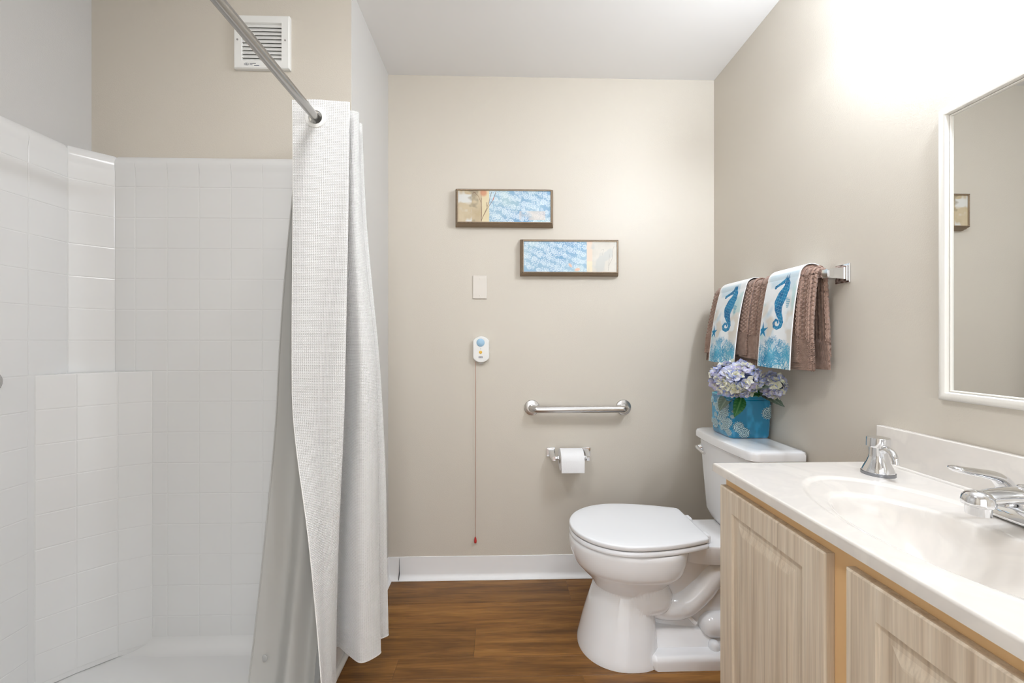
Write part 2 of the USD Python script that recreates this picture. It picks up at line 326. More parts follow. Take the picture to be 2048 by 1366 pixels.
# ------------------------------------------------------------------ shower: one moulded surround with tile squares, and its base
AC = 0.004
surround = thing('shower_surround', 'glossy white moulded shower surround with a square tile pattern', 'shower surround', (-1.0, 1.3, 0.0))
ZT, ZL, ZF = 1.752, 1.044, 0.165
px, py = 0.1115, 0.1093
LX, EY = -1.455, 1.46
def plan_upper():
    pts = [(LX, SY0 + 0.02)]
    y = 1.38
    ys = [1.38 - px * i for i in range(0, 13)]
    pts = [(LX, q) for q in sorted(ys) if q > SY0 + 0.03]
    pts = [(LX, SY0 + 0.02)] + pts
    return pts + [(-1.375, EY), (-1.3037, EY)] + [(-1.3037 + px * i, EY) for i in range(1, 7)] + [(-0.562, EY)]
def plan_lower():
    up = [p for p in plan_upper() if not (p[1] > 1.275 or (p[1] == EY and p[0] < -1.25))]
    low = [q for q in up if q[0] == LX]
    corner = [(LX, 1.285), (-1.397, 1.352), (-1.326, 1.418), (-1.245, EY)]
    right = [(-1.192, EY)] + [(-1.192 + px * i, EY) for i in range(1, 6)] + [(-0.562, EY)]
    return low + corner + right
def strip_mesh(plan, z0, z1, back=0.0):
    """A thick sheet standing on the plan polyline, reaching back to just before the drywall."""
    p = np.array(plan); n = len(p)
    q = p.copy(); q[:, 0] = np.where(np.abs(p[:, 0] - LX) < 1e-6, SX + 0.001, p[:, 0]); q[:, 1] = np.where(np.abs(p[:, 1] - EY) < 1e-6, SY1 - 0.001, p[:, 1])
    loop = np.vstack([p, q[::-1]])
    return trimesh.creation.extrude_polygon(Polygon(loop).buffer(0), z1 - z0, engine='earcut').apply_translation((0, 0, z0))
def corner_fill(plan, z0, z1):
    pts = [p for p in plan] + [(-0.562, SY1 - 0.001), (SX + 0.001, SY1 - 0.001), (SX + 0.001, SY0 + 0.02)]
    return trimesh.creation.extrude_polygon(Polygon(pts).buffer(0), z1 - z0, engine='earcut').apply_translation((0, 0, z0))
def tile(a, b, z0, z1):
    a, b = np.array(a), np.array(b); d = b - a; L = np.linalg.norm(d); d = d / L; n = np.array([d[1], -d[0]])
    g, w, h = 0.0006, 0.0022, 0.0008
    v = []
    for (e, o) in ((g, -0.0008), (g, h * 0.35), (g + w, h)):
        for (s, z) in ((e, z0 + e), (L - e, z0 + e), (L - e, z1 - e), (e, z1 - e)):
            q = a + d * s + n * o; v.append((q[0], q[1], z))
    f = [(8, 9, 10), (8, 10, 11), (0, 2, 1), (0, 3, 2)]
    for o in (0, 4):
        for q in range(4): f += [(o + q, o + (q + 1) % 4, o + 4 + (q + 1) % 4), (o + q, o + 4 + (q + 1) % 4, o + 4 + q)]
    t = trimesh.Trimesh(v, f, process=False); t.fix_normals(); return t
PU, PL = plan_upper(), plan_lower()
obj('panel', corner_fill(PU, ZL, ZT), acrylic, surround)
obj('corner_ledge', corner_fill(PL, 0.06, ZL), acrylic, surround)
zs = [ZL + py * i for i in range(7)]
for z0, z1 in zip(zs[:-1], zs[1:]):
    for a, b in zip(PU[:-1], PU[1:]):
        if math.dist(a, b) > 0.03 and max(a[1], b[1]) > 0.35: obj('tile', tile(a, b, z0, z1), acrylic, surround)
zs = [ZL - py * i for i in range(0, 9)] + [0.075]
for z1, z0 in zip(zs[:-1], zs[1:]):
    for a, b in zip(PL[:-1], PL[1:]):
        if math.dist(a, b) > 0.03 and max(a[1], b[1]) > 0.7: obj('tile', tile(a, b, z0, z1), acrylic, surround)
# rolled top flange: leans back to the drywall
def top_tile(a, b, z0):
    """A tile of the top row, whose upper edge rolls out a little and then back to the drywall; no joint runs along it."""
    a, b = np.array(a), np.array(b); d = b - a; L = np.linalg.norm(d); d = d / L; n = np.array([d[1], -d[0]]); g, w = 0.0006, 0.0022
    zs_ = [(z0 + g, -0.0008), (z0 + g + w, 0.0008), (1.752, 0.0009), (1.762, 0.0020), (1.772, 0.0032), (1.781, 0.0036), (1.789, 0.0024), (1.797, -0.0012), (1.804, -0.006), (1.809, -0.0105), (1.812, -0.0145)]
    rows_ = []
    for z, o in zs_:
        k_ = float(np.clip((1.795 - z) / 0.03, 0, 1)); rows_.append([(a + d * t + n * (o - e)) for t, e in ((g * k_, 0.0012 * k_), (g + w, 0.0), (L - g - w, 0.0), (L - g * k_, 0.0012 * k_))])
    P = np.array([[(q[0], q[1], z) for q in r] for r, (z, _) in zip(rows_, zs_)])
    v, f = sheet(P[:, ::-1], 0.0006); return v, f
for a, b in zip(PU[:-1], PU[1:]):
    if math.dist(a, b) > 0.03 and max(a[1], b[1]) > 0.35: obj('tile', top_tile(a, b, 1.6998), acrylic, surround, smooth=50)
back = [(p[0] - 0.016 if abs(p[0] - LX) < 1e-6 else p[0] - 0.010 if p == (-1.375, EY) else p[0], p[1] + 0.016 if p[1] == EY else p[1] + (0.010 if p[0] == LX and p[1] == 1.38 else 0)) for p in PU]
obj('flange_filler', corner_fill(back, ZT, 1.8115), acrylic, surround)
# base: pan with coved edges and a low curb
def shower_base():
    pan = corner_fill(PL, 0.0, 0.06)
    fl_ = box(SX + 0.001, -0.60, SY0 + 0.002, EY, 0.0, 0.058)
    curb = rbox(-0.635, -0.571, SY0 + 0.002, SY1 - 0.002, 0.0, 0.095, 0.012)
    cove = []
    secs = []
    for t in np.linspace(0, PI / 2, 7):
        secs.append((EY - 0.045 * (1 - math.sin(t)), 0.058 + 0.045 * (1 - math.cos(t))))
    pts = [(EY, 0.056), (EY - 0.045, 0.056)] + secs
    cv = trimesh.creation.extrude_polygon(Polygon(pts).buffer(0), 0.80, engine='earcut')
    cv.vertices = np.stack([cv.vertices[:, 2] - 1.40, cv.vertices[:, 0], cv.vertices[:, 1]], 1); cv.fix_normals()
    return fl_, curb, cv
f_, c_urb, cv = shower_base()
obj('shower_floor', f_, acrylic, surround); obj('curb', c_urb, acrylic, surround, smooth=40); obj('cove', cv, acrylic, surround, smooth=40)
single('curb_trim', sweep([(-0.566, SY0 + 0.01, 0.007), (-0.566, 0.8, 0.007), (-0.566, SY1 - 0.005, 0.007)], 0.0105, 12), caulk, 'white rounded caulk strip where the shower curb meets the floor', 'trim', smooth=60)
# grab bar on the long shower wall: only its far flange shows at the picture edge
sg = thing('shower_grab_bar', 'steel grab bar flange on the shower wall at the left edge', 'grab bar', (LX, 1.15, 1.035))
obj('flange', lathe([(0.038, 0.001), (0.038, 0.004), (0.034, 0.010), (0.02, 0.013)], 36, (LX + 0.0013, 1.163, 1.035), 'x+'), steel, sg, smooth=40)
pb = spline([(LX + 0.01, 1.161, 1.035), (LX + 0.033, 1.152, 1.035), (LX + 0.05, 1.13, 1.035), (LX + 0.055, 1.1, 1.035), (LX + 0.055, 0.8, 1.035), (LX + 0.055, 0.72, 1.035), (LX + 0.035, 0.70, 1.035), (LX + 0.006, 0.70, 1.035)], 50)
obj('bar', sweep(pb, 0.016, 20), steel, sg, smooth=40)
obj('flange', lathe([(0.038, 0.001), (0.038, 0.004), (0.034, 0.010), (0.02, 0.013)], 36, (LX + 0.0013, 0.70, 1.035), 'x+'), steel, sg, smooth=40)

# curtain rod
RX, RZ, RR = -0.566, 1.832, 0.0127
rod = thing('curtain_rod', 'brushed steel shower curtain rod crossing in front of the fan grille', 'curtain rod', (RX, SY0, RZ))
obj('tube', sweep([(RX, SY0 + 0.004, RZ), (RX, 0.7, RZ), (RX, SY1 - 0.004, RZ)], RR, 28), rod_steel, rod, smooth=40)
for yy, ax in ((SY1 - 0.001, 1), (SY0 + 0.001, -1)):
    l = lathe([(0.032, 0), (0.032, 0.004), (0.026, 0.012), (0.018, 0.02)], 32, (0, 0, 0), 'y-'); l.vertices[:, 1] *= ax; l.fix_normals()
    l.apply_translation((RX, yy, RZ)); obj('end_flange', l, steel, rod, smooth=40)

# curtain: plan sections at several heights, the same control points at each
def curtain_sheet(levels, nu, nv, ztop, zbot_fn, uscale=None):
    Z = np.array([l[0] for l in levels]); S = [spline(l[1], nu) for l in levels]
    order = np.argsort(Z); Z = Z[order]; S = np.array([S[i] for i in order])     # (levels, nu, 2)
    # arc length along the widest level gives the cloth coordinate; it fixes how samples are spread
    mid = S[len(S) // 2]; L = np.concatenate([[0], np.cumsum(np.linalg.norm(np.diff(mid, axis=0), axis=1))])
    P = np.zeros((nv, nu, 3)); uv = np.zeros((nv, nu, 2))
    from scipy.interpolate import PchipInterpolator
    F = PchipInterpolator(Z, S, axis=0, extrapolate=True)
    for j in range(nv):
        t = j / (nv - 1); z = ztop + (zbot_fn - ztop) * t
        zz = np.clip(z, Z[0], Z[-1]) if np.isscalar(z) else np.clip(z, Z[0], Z[-1])
        if np.isscalar(zz): q = F(zz)
        else: q = np.array([F(zz[i])[i] for i in range(nu)])
        P[j, :, :2] = q; P[j, :, 2] = z
        uv[j, :, 0] = L; uv[j, :, 1] = ztop - z
    return P, uv
CT = [
 (1.90, [(-.637, 1.235), (-.470, 1.242), (-.575, 1.268), (-.53, 1.29), (-.478, 1.288), (-.462, 1.312), (-.510, 1.34), (-.476, 1.372), (-.60, 1.42)]),
 (1.60, [(-.637, 1.235), (-.470, 1.242), (-.575, 1.275), (-.53, 1.295), (-.472, 1.288), (-.456, 1.318), (-.505, 1.345), (-.464, 1.385), (-.58, 1.42)]),
 (1.00, [(-.631, 1.232), (-.487, 1.25), (-.585, 1.30), (-.52, 1.33), (-.442, 1.288), (-.418, 1.335), (-.452, 1.365), (-.424, 1.405), (-.54, 1.43)]),
 (0.55, [(-.565, 1.190), (-.512, 1.27), (-.585, 1.33), (-.545, 1.365), (-.452, 1.300), (-.412, 1.35), (-.445, 1.385), (-.408, 1.425), (-.52, 1.445)]),
 (0.08, [(-.500, 1.135), (-.527, 1.288), (-.575, 1.35), (-.555, 1.39), (-.462, 1.312), (-.408, 1.36), (-.45, 1.40), (-.405, 1.44), (-.50, 1.455)]),
]
curtain = thing('shower_curtain', 'white waffle weave cotton shower curtain bunched at the end of the rod', 'shower curtain', (RX, 1.3, 0.0))
NU, NV = 420, 260
zb = np.interp(np.linspace(0, 1, NU), [0, 0.1, 0.3, 0.5, 0.62, 0.8, 1], [0.02, 0.06, 0.10, 0.105, 0.10, 0.10, 0.10])
P, UV = curtain_sheet(CT, NU, NV, 1.887, zb)
# a free edge must not hang as a ruler line: slight ripples along the cloth
P[..., 0] += 0.0025 * np.sin(UV[..., 0] * 60 + UV[..., 1] * 5); P[..., 1] += 0.003 * np.sin(UV[..., 0] * 45 + 2 + UV[..., 1] * 3)
# the header's notches: each fold starts a little lower than the one before
def cloth_obj(name, P, UV, mat, parent, t, hole=None, **k):
    v, f = sheet(P, t); uv = np.vstack([UV.reshape(-1, 2)] * 2)
    if hole is not None:
        c = v[f].mean(1); keep = np.hypot(c[:, 0] - hole[0], c[:, 2] - hole[1]) > hole[2]; f = f[keep]
    return obj(name, (v, f), mat, parent, smooth=True, uv=uv, **k)
cloth_obj('fabric', P, UV, waffle_m, curtain, 0.0014, hole=(RX, RZ, 0.0225))
def edge_band(line, r, mat, name, parent):
    obj(name, sweep(line, r, 8), mat, parent, smooth=True)
edge_band(P[-1, ::3] + [0, 0, 0.002], 0.0022, hem_m, 'bottom_hem', curtain)
edge_band(P[::4, 0], 0.0018, hem_m, 'side_hem', curtain)
edge_band(P[::4, -1], 0.0018, hem_m, 'side_hem', curtain)
def washer(c, r0, r1, t, n=40):
    return lathe_ring([(r0, 0), (r1, 0), (r1, t), (r0, t)], n, c)
def lathe_ring(prof, n, c, tilt=0.0):
    a = np.linspace(0, 2 * PI, n, endpoint=False); pr = np.array(prof)
    v = np.stack([np.outer(pr[:, 0], np.cos(a)), -np.repeat(pr[:, 1:2], n, 1), np.outer(pr[:, 0], np.sin(a))], -1)
    v = np.concatenate([v, v[:1]]).reshape(-1, 3); f = grid_faces(len(pr) + 1, n, wrap=True)
    t = trimesh.Trimesh(v + np.array(c), f, process=False); t.merge_vertices(); t.fix_normals(); return t
# eyelets sit on each panel that the rod passes through
cross = []
row = P[int(NV * (1.887 - RZ) / 1.80)]
dx = row[:, 0] - RX
for i in np.nonzero(dx[:-1] * dx[1:] <= 0)[0]:
    cross.append(row[i, 1])
for yy in cross[:6]:
    obj('eyelet_ring', lathe_ring([(0.0205, -0.002), (0.021, -0.0035), (0.031, -0.003), (0.032, 0.0), (0.031, 0.003), (0.021, 0.0035), (0.0205, 0.002)], 44, (RX, yy, RZ)), white_plastic, curtain, smooth=40)

liner_t = thing('shower_liner', 'translucent white vinyl liner flaring into the shower behind the curtain', 'curtain liner', (RX, 1.3, 0.0))
LV = [(1.80, [(-.628, 1.262), (-.60, 1.27), (-.545, 1.258), (-.50, 1.268), (-.475, 1.262)]),
      (1.00, [(-.700, 1.270), (-.655, 1.305), (-.60, 1.275), (-.565, 1.30), (-.54, 1.28)]),
      (0.55, [(-.712, 1.222), (-.66, 1.262), (-.61, 1.232), (-.575, 1.268), (-.545, 1.245)]),
      (0.06, [(-.728, 1.145), (-.675, 1.185), (-.625, 1.150), (-.585, 1.190), (-.548, 1.165)])]
PLn, UVL = curtain_sheet(LV, 120, 120, 1.79, 0.0595 + 0.042 * np.clip((np.linspace(0, 1, 120) - .36) * 8, 0, 1))
cloth_obj('sheet', PLn, UVL, liner_m, liner_t, 0.0006)
edge_band(PLn[::3, 0], 0.0022, liner_m, 'side_hem', liner_t)
mag = PLn[-12, 14]
obj('hem_magnet', lathe([(0.010, 0), (0.010, 0.002), (0.008, 0.003)], 20, (mag[0], mag[1] - 0.002, mag[2]), 'y-'), plain('magnet_grey', lin(170, 170, 168), 0.6), liner_t, smooth=40)
for yy in (1.262,):
    obj('snap_tab', rbox(-0.60, -0.585, 1.255, 1.262, 1.77, 1.80, 0.002), white_plastic, liner_t, smooth=40)

# fan grille
VX0, VX1, VZ0, VZ1 = -0.963, -0.766, 2.134, 2.326
vent = thing('vent_grille', 'square white louvred fan grille on the wall above the shower', 'vent', ((VX0 + VX1) / 2, SY1, (VZ0 + VZ1) / 2))
OX0, OX1, OZ0, OZ1 = -0.937, -0.794, 2.160, 2.298
fr = frame_xz(VX0, VX1, VZ0, VZ1, [(0, 0.0), (0, 0.012), (0.003, 0.016), (0.027, 0.016), (0.028, 0.013), (0.028, 0.0)], SY1 - 0.0005)
obj('frame', fr, white_plastic, vent, smooth=30)
obj('duct', box(OX0 - 0.002, OX1 + 0.002, SY1 - 0.003, SY1 - 0.0006, OZ0 - 0.002, OZ1 + 0.002), plain('duct_grey', lin(150, 148, 144), 0.7), vent)
nl = 10
for i in range(nl):
    z = OZ0 + (OZ1 - OZ0) * (i + 0.5) / nl; hh = (OZ1 - OZ0) / nl
    sl = m3.Manifold.batch_hull([m3.Manifold.cube((OX1 - OX0, 0.001, 0.0014), True).translate(((OX0 + OX1) / 2, SY1 - 0.0135, z - hh * 0.52)), m3.Manifold.cube((OX1 - OX0, 0.001, 0.0014), True).translate(((OX0 + OX1) / 2, SY1 - 0.0065, z + hh * 0.55))])
    obj('slat', sl, white_plastic, vent)
for xx in (-0.949, -0.780):
    sc = obj('screw', lathe([(0.0035, 0), (0.0033, 0.0012), (0.0015, 0.0018)], 14, (xx, SY1 - 0.0164, 2.236), 'y-'), steel, vent, smooth=40)
lb = []
tx = rot_x90(meshkit.text_mesh('UL', 0.0052, 0.0003, True)); tx.apply_translation((-0.9215, SY1 - 0.0167, 2.1455)); lb.append(tx)
ov = np.array([(math.cos(a) * 0.0085, math.sin(a) * 0.0045) for a in np.linspace(0, 2 * PI, 36, endpoint=False)])
ring = trimesh.creation.extrude_polygon(Polygon(ov).difference(Polygon(ov * 0.88)), 0.0003, engine='earcut'); ring = rot_x90(ring); ring.apply_translation((-0.9165, SY1 - 0.0167, 2.148)); lb.append(ring)
for (a, b, z) in ((-0.905, -0.884, 2.1495), (-0.905, -0.896, 2.1455), (-0.890, -0.872, 2.142)):
    lb.append(box(a, b, SY1 - 0.017, SY1 - 0.0167, z, z + 0.0016))
obj('label_print', cat(*lb), ink, vent, label='small dark oval mark and illegible print on the grille frame')

# ------------------------------------------------------------------ back wall fittings
def raster(nx, ny, w, h):
    """Points of a print: (ny, nx) grids of metres from its lower left corner."""
    return np.meshgrid(np.linspace(0, w, nx), np.linspace(0, h, ny))
def dist_to(points, X, Y):
    return cKDTree(np.asarray(points)).query(np.column_stack([X.ravel(), Y.ravel()]))[0].reshape(X.shape)
def dens(poly, step=0.0006):
    p = np.asarray(poly, float); out = []
    for a, b in zip(p[:-1], p[1:]):
        n = max(2, int(np.linalg.norm(b - a) / step)); out.append(a + (b - a) * np.linspace(0, 1, n)[:, None])
    return np.vstack(out)
def mixc(c, new, m):
    m = np.clip(m, 0, 1)[..., None]; return c * (1 - m) + np.asarray(new) * m
def scrolls(x0, x1, y0, y1, seed, n):
    r = random.Random(seed); pts = []
    for _ in range(n):
        q_ = _ / n; cx, cy, R, a0, d = x0 + (x1 - x0) * ((_ * 0.618034) % 1), y0 + (y1 - y0) * ((q_ * 7.0 + r.uniform(-.05, .05)) % 1), r.uniform(0.006, 0.0125), r.uniform(0, 2 * PI), r.choice((-1, 1))
        t = np.linspace(0, 1, 60); rr = R * (1 - 0.85 * t); aa = a0 + d * t * 2.4 * PI
        pts.append(np.stack([cx + rr * np.cos(aa), cy + rr * np.sin(aa)], 1))
        if r.random() < 0.35:
            for k in range(8):
                b = k * PI / 4; q = np.linspace(0, 2 * PI, 18)
                pts.append(np.stack([cx + R * 1.3 * math.cos(b) + 0.002 * np.cos(q), cy + R * 1.3 * math.sin(b) + 0.002 * np.sin(q)], 1))
    p = np.vstack(pts); return p[(p[:, 0] > x0) & (p[:, 0] < x1)]
def picture_colors(kind, nx, ny, w, h):
    X, Y = raster(nx, ny, w, h); n = lambda s, o, k: meshkit.fbm(np.stack([X * s, Y * s, np.full_like(X, k)], -1), o, k)
    C = np.zeros((ny, nx, 3))
    cut = 0.335 * w if kind == 0 else 0.675 * w
    blue = (X > cut + 0.002 * (n(60, 2, 3) - .5)) if kind == 0 else (X < cut)
    nb = n(14, 3, 5 + kind)[..., None]
    cb = np.array(lin(112, 156, 194)) * (1 - nb) + np.array(lin(172, 200, 214)) * nb
    cb = mixc(cb, lin(82, 136, 186), np.clip(n(9, 3, 8 + kind) * 3 - 1.75, 0, 0.8))
    cb = mixc(cb, lin(176, 202, 204), np.clip(n(11, 2, 18 + kind) * 3 - 1.7, 0, 0.7))
    sc = scrolls(cut, w, 0, h, 3, 190) if kind == 0 else scrolls(0, cut, 0, h, 7, 190)
    d = dist_to(sc, X, Y); cb = mixc(cb, lin(232, 240, 242), np.clip(1.5 - d / 0.0007, 0, 0.72))
    g = n(22, 4, 31)[..., None]
    if kind == 0:
        cw = np.array(lin(176, 156, 122)) * (1 - g) + np.array(lin(206, 192, 164)) * g
        cw = mixc(cw, lin(214, 216, 214), np.clip((n(18, 3, 12) - 0.5) * 6, 0, 0.9) * (X < 0.15 * w))
        cw = mixc(cw, lin(150, 138, 116), np.clip((n(26, 3, 14) - 0.52) * 5, 0, 0.8) * (np.abs(X - 0.15 * w) < 0.07 * w))
        cw = mixc(cw, lin(228, 216, 178), 0.7 * (X > 0.26 * w))
        cw = mixc(cw, lin(200, 130, 96), np.clip(1.6 - np.hypot((X - 0.275 * w) / 0.013, (Y - 0.93 * h) / 0.014), 0, 0.8))
    else:
        cw = np.array(lin(204, 199, 188)) * (1 - g) + np.array(lin(222, 218, 209)) * g
        cw = mixc(cw, lin(232, 206, 186), 0.7 * (X < 0.735 * w) * (Y > 0.35 * h)); cw = mixc(cw, lin(236, 222, 186), 0.6 * (X < 0.735 * w) * (Y <= 0.35 * h))
        cw = mixc(cw, lin(190, 194, 192), np.clip((n(24, 3, 41) - 0.55) * 5, 0, 0.6))
    C = np.where(blue[..., None], cb, cw)
    def stroke(pts, r, col, a=0.85):
        nonlocal C
        C = mixc(C, col, np.clip((r - dist_to(dens([(q[0] * w, q[1] * h) for q in pts]), X, Y)) / 0.0008 + 0.5, 0, a))
    br = lin(120, 92, 74)
    if kind == 0:
        stroke([(.25, .03), (.265, .15), (.30, .38), (.33, .6), (.36, .95)], 0.0011, br); stroke([(.265, .15), (.32, .45), (.38, .72), (.41, .98)], 0.0011, br)
        stroke([(.25, .03), (.255, .3), (.25, .6), (.25, .75)], 0.0012, br); stroke([(.25, .6), (.22, .82), (.17, .95)], 0.0009, br); stroke([(.17, .95), (.16, .9)], 0.0012, br); stroke([(.17, .95), (.19, .93)], 0.0012, br)
        stroke([(.375, .70), (.385, .78)], 0.002, lin(190, 110, 90)); stroke([(.31, .5), (.31, .62)], 0.0016, br)
        C = mixc(C, lin(226, 206, 192), 0.55 * np.clip((n(16, 3, 77) - .45) * 6, 0, 1) * (np.abs(X / w - .80) < .14) * (np.abs(Y / h - .22) < .14))
    else:
        for (cx, cy, ang, L, W_) in ((.50, .22, -0.9, .012, .006), (.575, .08, 0.25, .014, .008)):
            u = (X - cx * w) * math.cos(ang) + (Y - cy * h) * math.sin(ang); v = -(X - cx * w) * math.sin(ang) + (Y - cy * h) * math.cos(ang)
            C = mixc(C, lin(226, 186, 162), np.clip(2.5 - 2.2 * np.hypot(u / L, v / W_), 0, 0.9))
        stroke([(.905, .05), (.915, .35), (.92, .6)], 0.0007, lin(150, 146, 140), .6); stroke([(.91, .2), (.95, .45), (.955, .75), (.97, .85)], 0.0007, lin(150, 146, 140), .6); stroke([(.84, .55), (.86, .75), (.83, .72)], 0.0007, lin(160, 160, 156), .5)
    return C
frame_m = plain('bronze_frame', lin(150, 130, 106), 0.4, bump=(300, 0.001), metallic=0.1)
frame_d = plain('bronze_bead', lin(112, 94, 74), 0.45)
def picture(label, x0, x1, z0, z1, kind):
    p = thing('wall_picture', label, 'picture', ((x0 + x1) / 2, YB, (z0 + z1) / 2), group='framed prints on the back wall')
    D_ = 0.044; tp = 0.010
    fr = frame_xz(x0, x1, z0, z1, [(0, 0.0), (0.0, 0.008), (0.003, 0.013), (0.003, 0.024), (0.0065, 0.029), (0.007, 0.036), (tp, D_ - 0.003), (tp + 0.002, D_), (tp + 0.0055, D_), (tp + 0.006, D_ - 0.003), (tp + 0.006, 0.0)], YB - 0.0005)
    obj('frame', fr, frame_m, p, smooth=35)
    beads = []
    s = trimesh.creation.icosphere(1, 0.0024)
    a0, a1, b0, b1 = x0 + tp + 0.001, x1 - tp - 0.001, z0 + tp + 0.001, z1 - tp - 0.001
    for x in np.arange(a0, a1, 0.0062): beads += [(x, b0), (x, b1)]
    for z in np.arange(b0, b1, 0.0062): beads += [(a0, z), (a1, z)]
    v = np.vstack([s.vertices + (x, YB - D_ + 0.0008, z) for x, z in beads]); f = np.vstack([s.faces + i * len(s.vertices) for i in range(len(beads))])
    obj('bead_trim', (v, f), frame_d, p, kind='stuff', smooth=True)
    i = tp + 0.005; w, h = (x1 - x0) - 2 * i, (z1 - z0) - 2 * i; nx, ny = 400, 150
    C = picture_colors(kind, nx, ny, w, h); X, Y = raster(nx, ny, w, h)
    V = np.stack([X + x0 + i, np.full_like(X, YB - D_ + 0.004), Y + z0 + i], -1)
    v, f = sheet(V, 0.003)
    obj('print', (v, f), print_m, p, color=np.vstack([C.reshape(-1, 3)] * 2))
    return p
picture('bronze framed blue scrollwork print with beige left part and twigs', -0.2225, 0.2510, 1.7045, 1.8850, 0)
picture('bronze framed blue scrollwork print with pale right part and fallen petals', 0.0900, 0.5700, 1.4680, 1.6450, 1)

bp = thing('blank_plate', 'blank almond wall plate below the pictures', 'wall plate', (-0.1045, YB, 1.414))
obj('plate', rbox(-0.139, -0.0705, YB - 0.006, YB - 0.0003, 1.3575, 1.4705, 0.0022), almond, bp, smooth=30)
for z in (1.373, 1.4555):
    obj('screw', lathe([(0.0032, 0), (0.003, 0.0008), (0.0012, 0.0012)], 14, (-0.1045, YB - 0.006, z), 'y-'), almond, bp, smooth=40)

dv = thing('emergency_call_station', 'white oval emergency pull station with blue sensor on the back wall', 'emergency call', (-0.0985, YB, 1.11))
DX0, DX1, DZ0, DZ1 = -0.1375, -0.0590, 1.048, 1.175
def stadium(i):
    c, r = (DX0 + DX1) / 2, (DX1 - DX0) / 2
    # flat sides, shallow round ends
    poly = sbox(DX0, DZ0, DX1, DZ1).intersection(Point(c, DZ1 - 0.0465).buffer(0.0465, 48).union(Point(c, DZ0 + 0.0465).buffer(0.0465, 48)).union(sbox(DX0, DZ0 + 0.0465, DX1, DZ1 - 0.0465)))
    q = poly.buffer(-i); n = 96
    return np.array([q.exterior.interpolate(t, normalized=True).coords[0] for t in np.linspace(0, 1, n, endpoint=False)])
secs = []
for i, y in ((0.002, 0.0005), (0.0, 0.003), (0.0, 0.020), (0.0008, 0.0235), (0.003, 0.026), (0.006, 0.027)):
    q = stadium(i); secs.append(np.column_stack([q[:, 0], np.full(len(q), YB - y), q[:, 1]]))
obj('body', loft(secs), white_plastic, dv, smooth=35)
cx = -0.1005
obj('sensor_lens', lathe([(0.0195, 0), (0.0195, 0.001), (0.017, 0.003), (0.011, 0.0048), (0.004, 0.0056)], 36, (cx, YB - 0.0268, 1.1445), 'y-'), blue_lens, dv, label='pale blue round sensor lens', smooth=40)
obj('indicator', lathe([(0.0016, 0), (0.0014, 0.0006)], 12, (cx, YB - 0.0269, 1.1145), 'y-'), ink, dv)
obj('button', lathe([(0.0078, 0), (0.0078, 0.0008), (0.006, 0.002), (0.002, 0.0016)], 28, (cx, YB - 0.0268, 1.0985), 'y-'), yellow_m, dv, label='small yellow round button', smooth=40)
mk = [box(cx - 0.009 + k * 0.005, cx - 0.0055 + k * 0.005, YB - 0.0274, YB - 0.0269, z, z + hh) for z, hh in ((1.0755, 0.003), (1.0705, 0.0035)) for k in range(4)]
obj('printed_mark', cat(*mk), ink, dv, label='tiny dark blue print too small to read')
obj('bracket_tab', rbox(-0.111, -0.087, YB - 0.014, YB - 0.0005, 1.041, 1.0505, 0.003), plain('tab_grey', lin(200, 200, 198), 0.5), dv, smooth=40)
pc = thing('pull_cord', 'thin pinkish cord with a red pull hanging from the call station', 'pull cord', (-0.126, YB - 0.014, 0.18))
obj('cord', sweep([(-0.1245, YB - 0.013, 1.052), (-0.1248, YB - 0.013, 0.7), (-0.1262, YB - 0.013, 0.199)], 0.0012, 8), cord_m, pc, smooth=True)
obj('red_pull', lathe([(0.0028, 0.205), (0.0042, 0.199), (0.0062, 0.190), (0.0064, 0.182), (0.0052, 0.177), (0.002, 0.175)][::-1], 20, (-0.1262, YB - 0.013, 0), 'z'), red_m, pc, smooth=40)

gb = thing('grab_bar', 'short brushed steel grab bar above the toilet paper', 'grab bar', (0.375, YB, 0.828))
for x in (0.148, 0.598):
    obj('flange', lathe([(0.038, 0.0006), (0.038, 0.003), (0.0355, 0.0085), (0.028, 0.0105), (0.018, 0.012)], 40, (x, YB, 0.8275), 'y-'), steel, gb, smooth=35)
gpath = spline([(0.148, YB - 0.006, 0.8275), (0.1485, YB - 0.03, 0.8275), (0.160, YB - 0.052, 0.8275), (0.19, YB - 0.0575, 0.8275), (0.373, YB - 0.0575, 0.8275), (0.556, YB - 0.0575, 0.8275), (0.586, YB - 0.052, 0.8275), (0.5975, YB - 0.03, 0.8275), (0.598, YB - 0.006, 0.8275)], 70)
obj('bar', sweep(gpath, 0.0172, 28), steel, gb, smooth=40)

tp = thing('paper_holder', 'square chrome toilet paper holder on the back wall', 'toilet paper holder', (0.33, YB, 0.605))
for x, s in ((0.240, 1), (0.413, -1)):
    obj('flange', cat(rbox(x - 0.021, x + 0.021, YB - 0.006, YB - 0.0004, 0.590, 0.632, 0.0015), rbox(x - 0.016, x + 0.016, YB - 0.010, YB - 0.005, 0.595, 0.627, 0.0015)), chrome, tp, smooth=30)
    arm = m3.Manifold.batch_hull([m3.Manifold.cube((0.024, 0.001, 0.026), True).translate((x, YB - 0.010, 0.611)), m3.Manifold.cube((0.013, 0.001, 0.018), True).translate((x + s * 0.006, YB - 0.062, 0.601)), m3.Manifold.cube((0.013, 0.02, 0.020), True).translate((x + s * 0.006, YB - 0.072, 0.600))])
    obj('arm', arm, chrome, tp, smooth=30)
obj('roller', lathe([(0.009, 0.247), (0.009, 0.262), (0.012, 0.264), (0.012, 0.395), (0.009, 0.397), (0.009, 0.408)], 24, (0, YB - 0.070, 0.601), 'x+'), chrome, tp, smooth=40)
roll = thing('toilet_paper', 'white toilet paper roll on the chrome holder', 'toilet paper', (0.3305, YB - 0.07, 0.598))
ROLL_Z = 0.5935
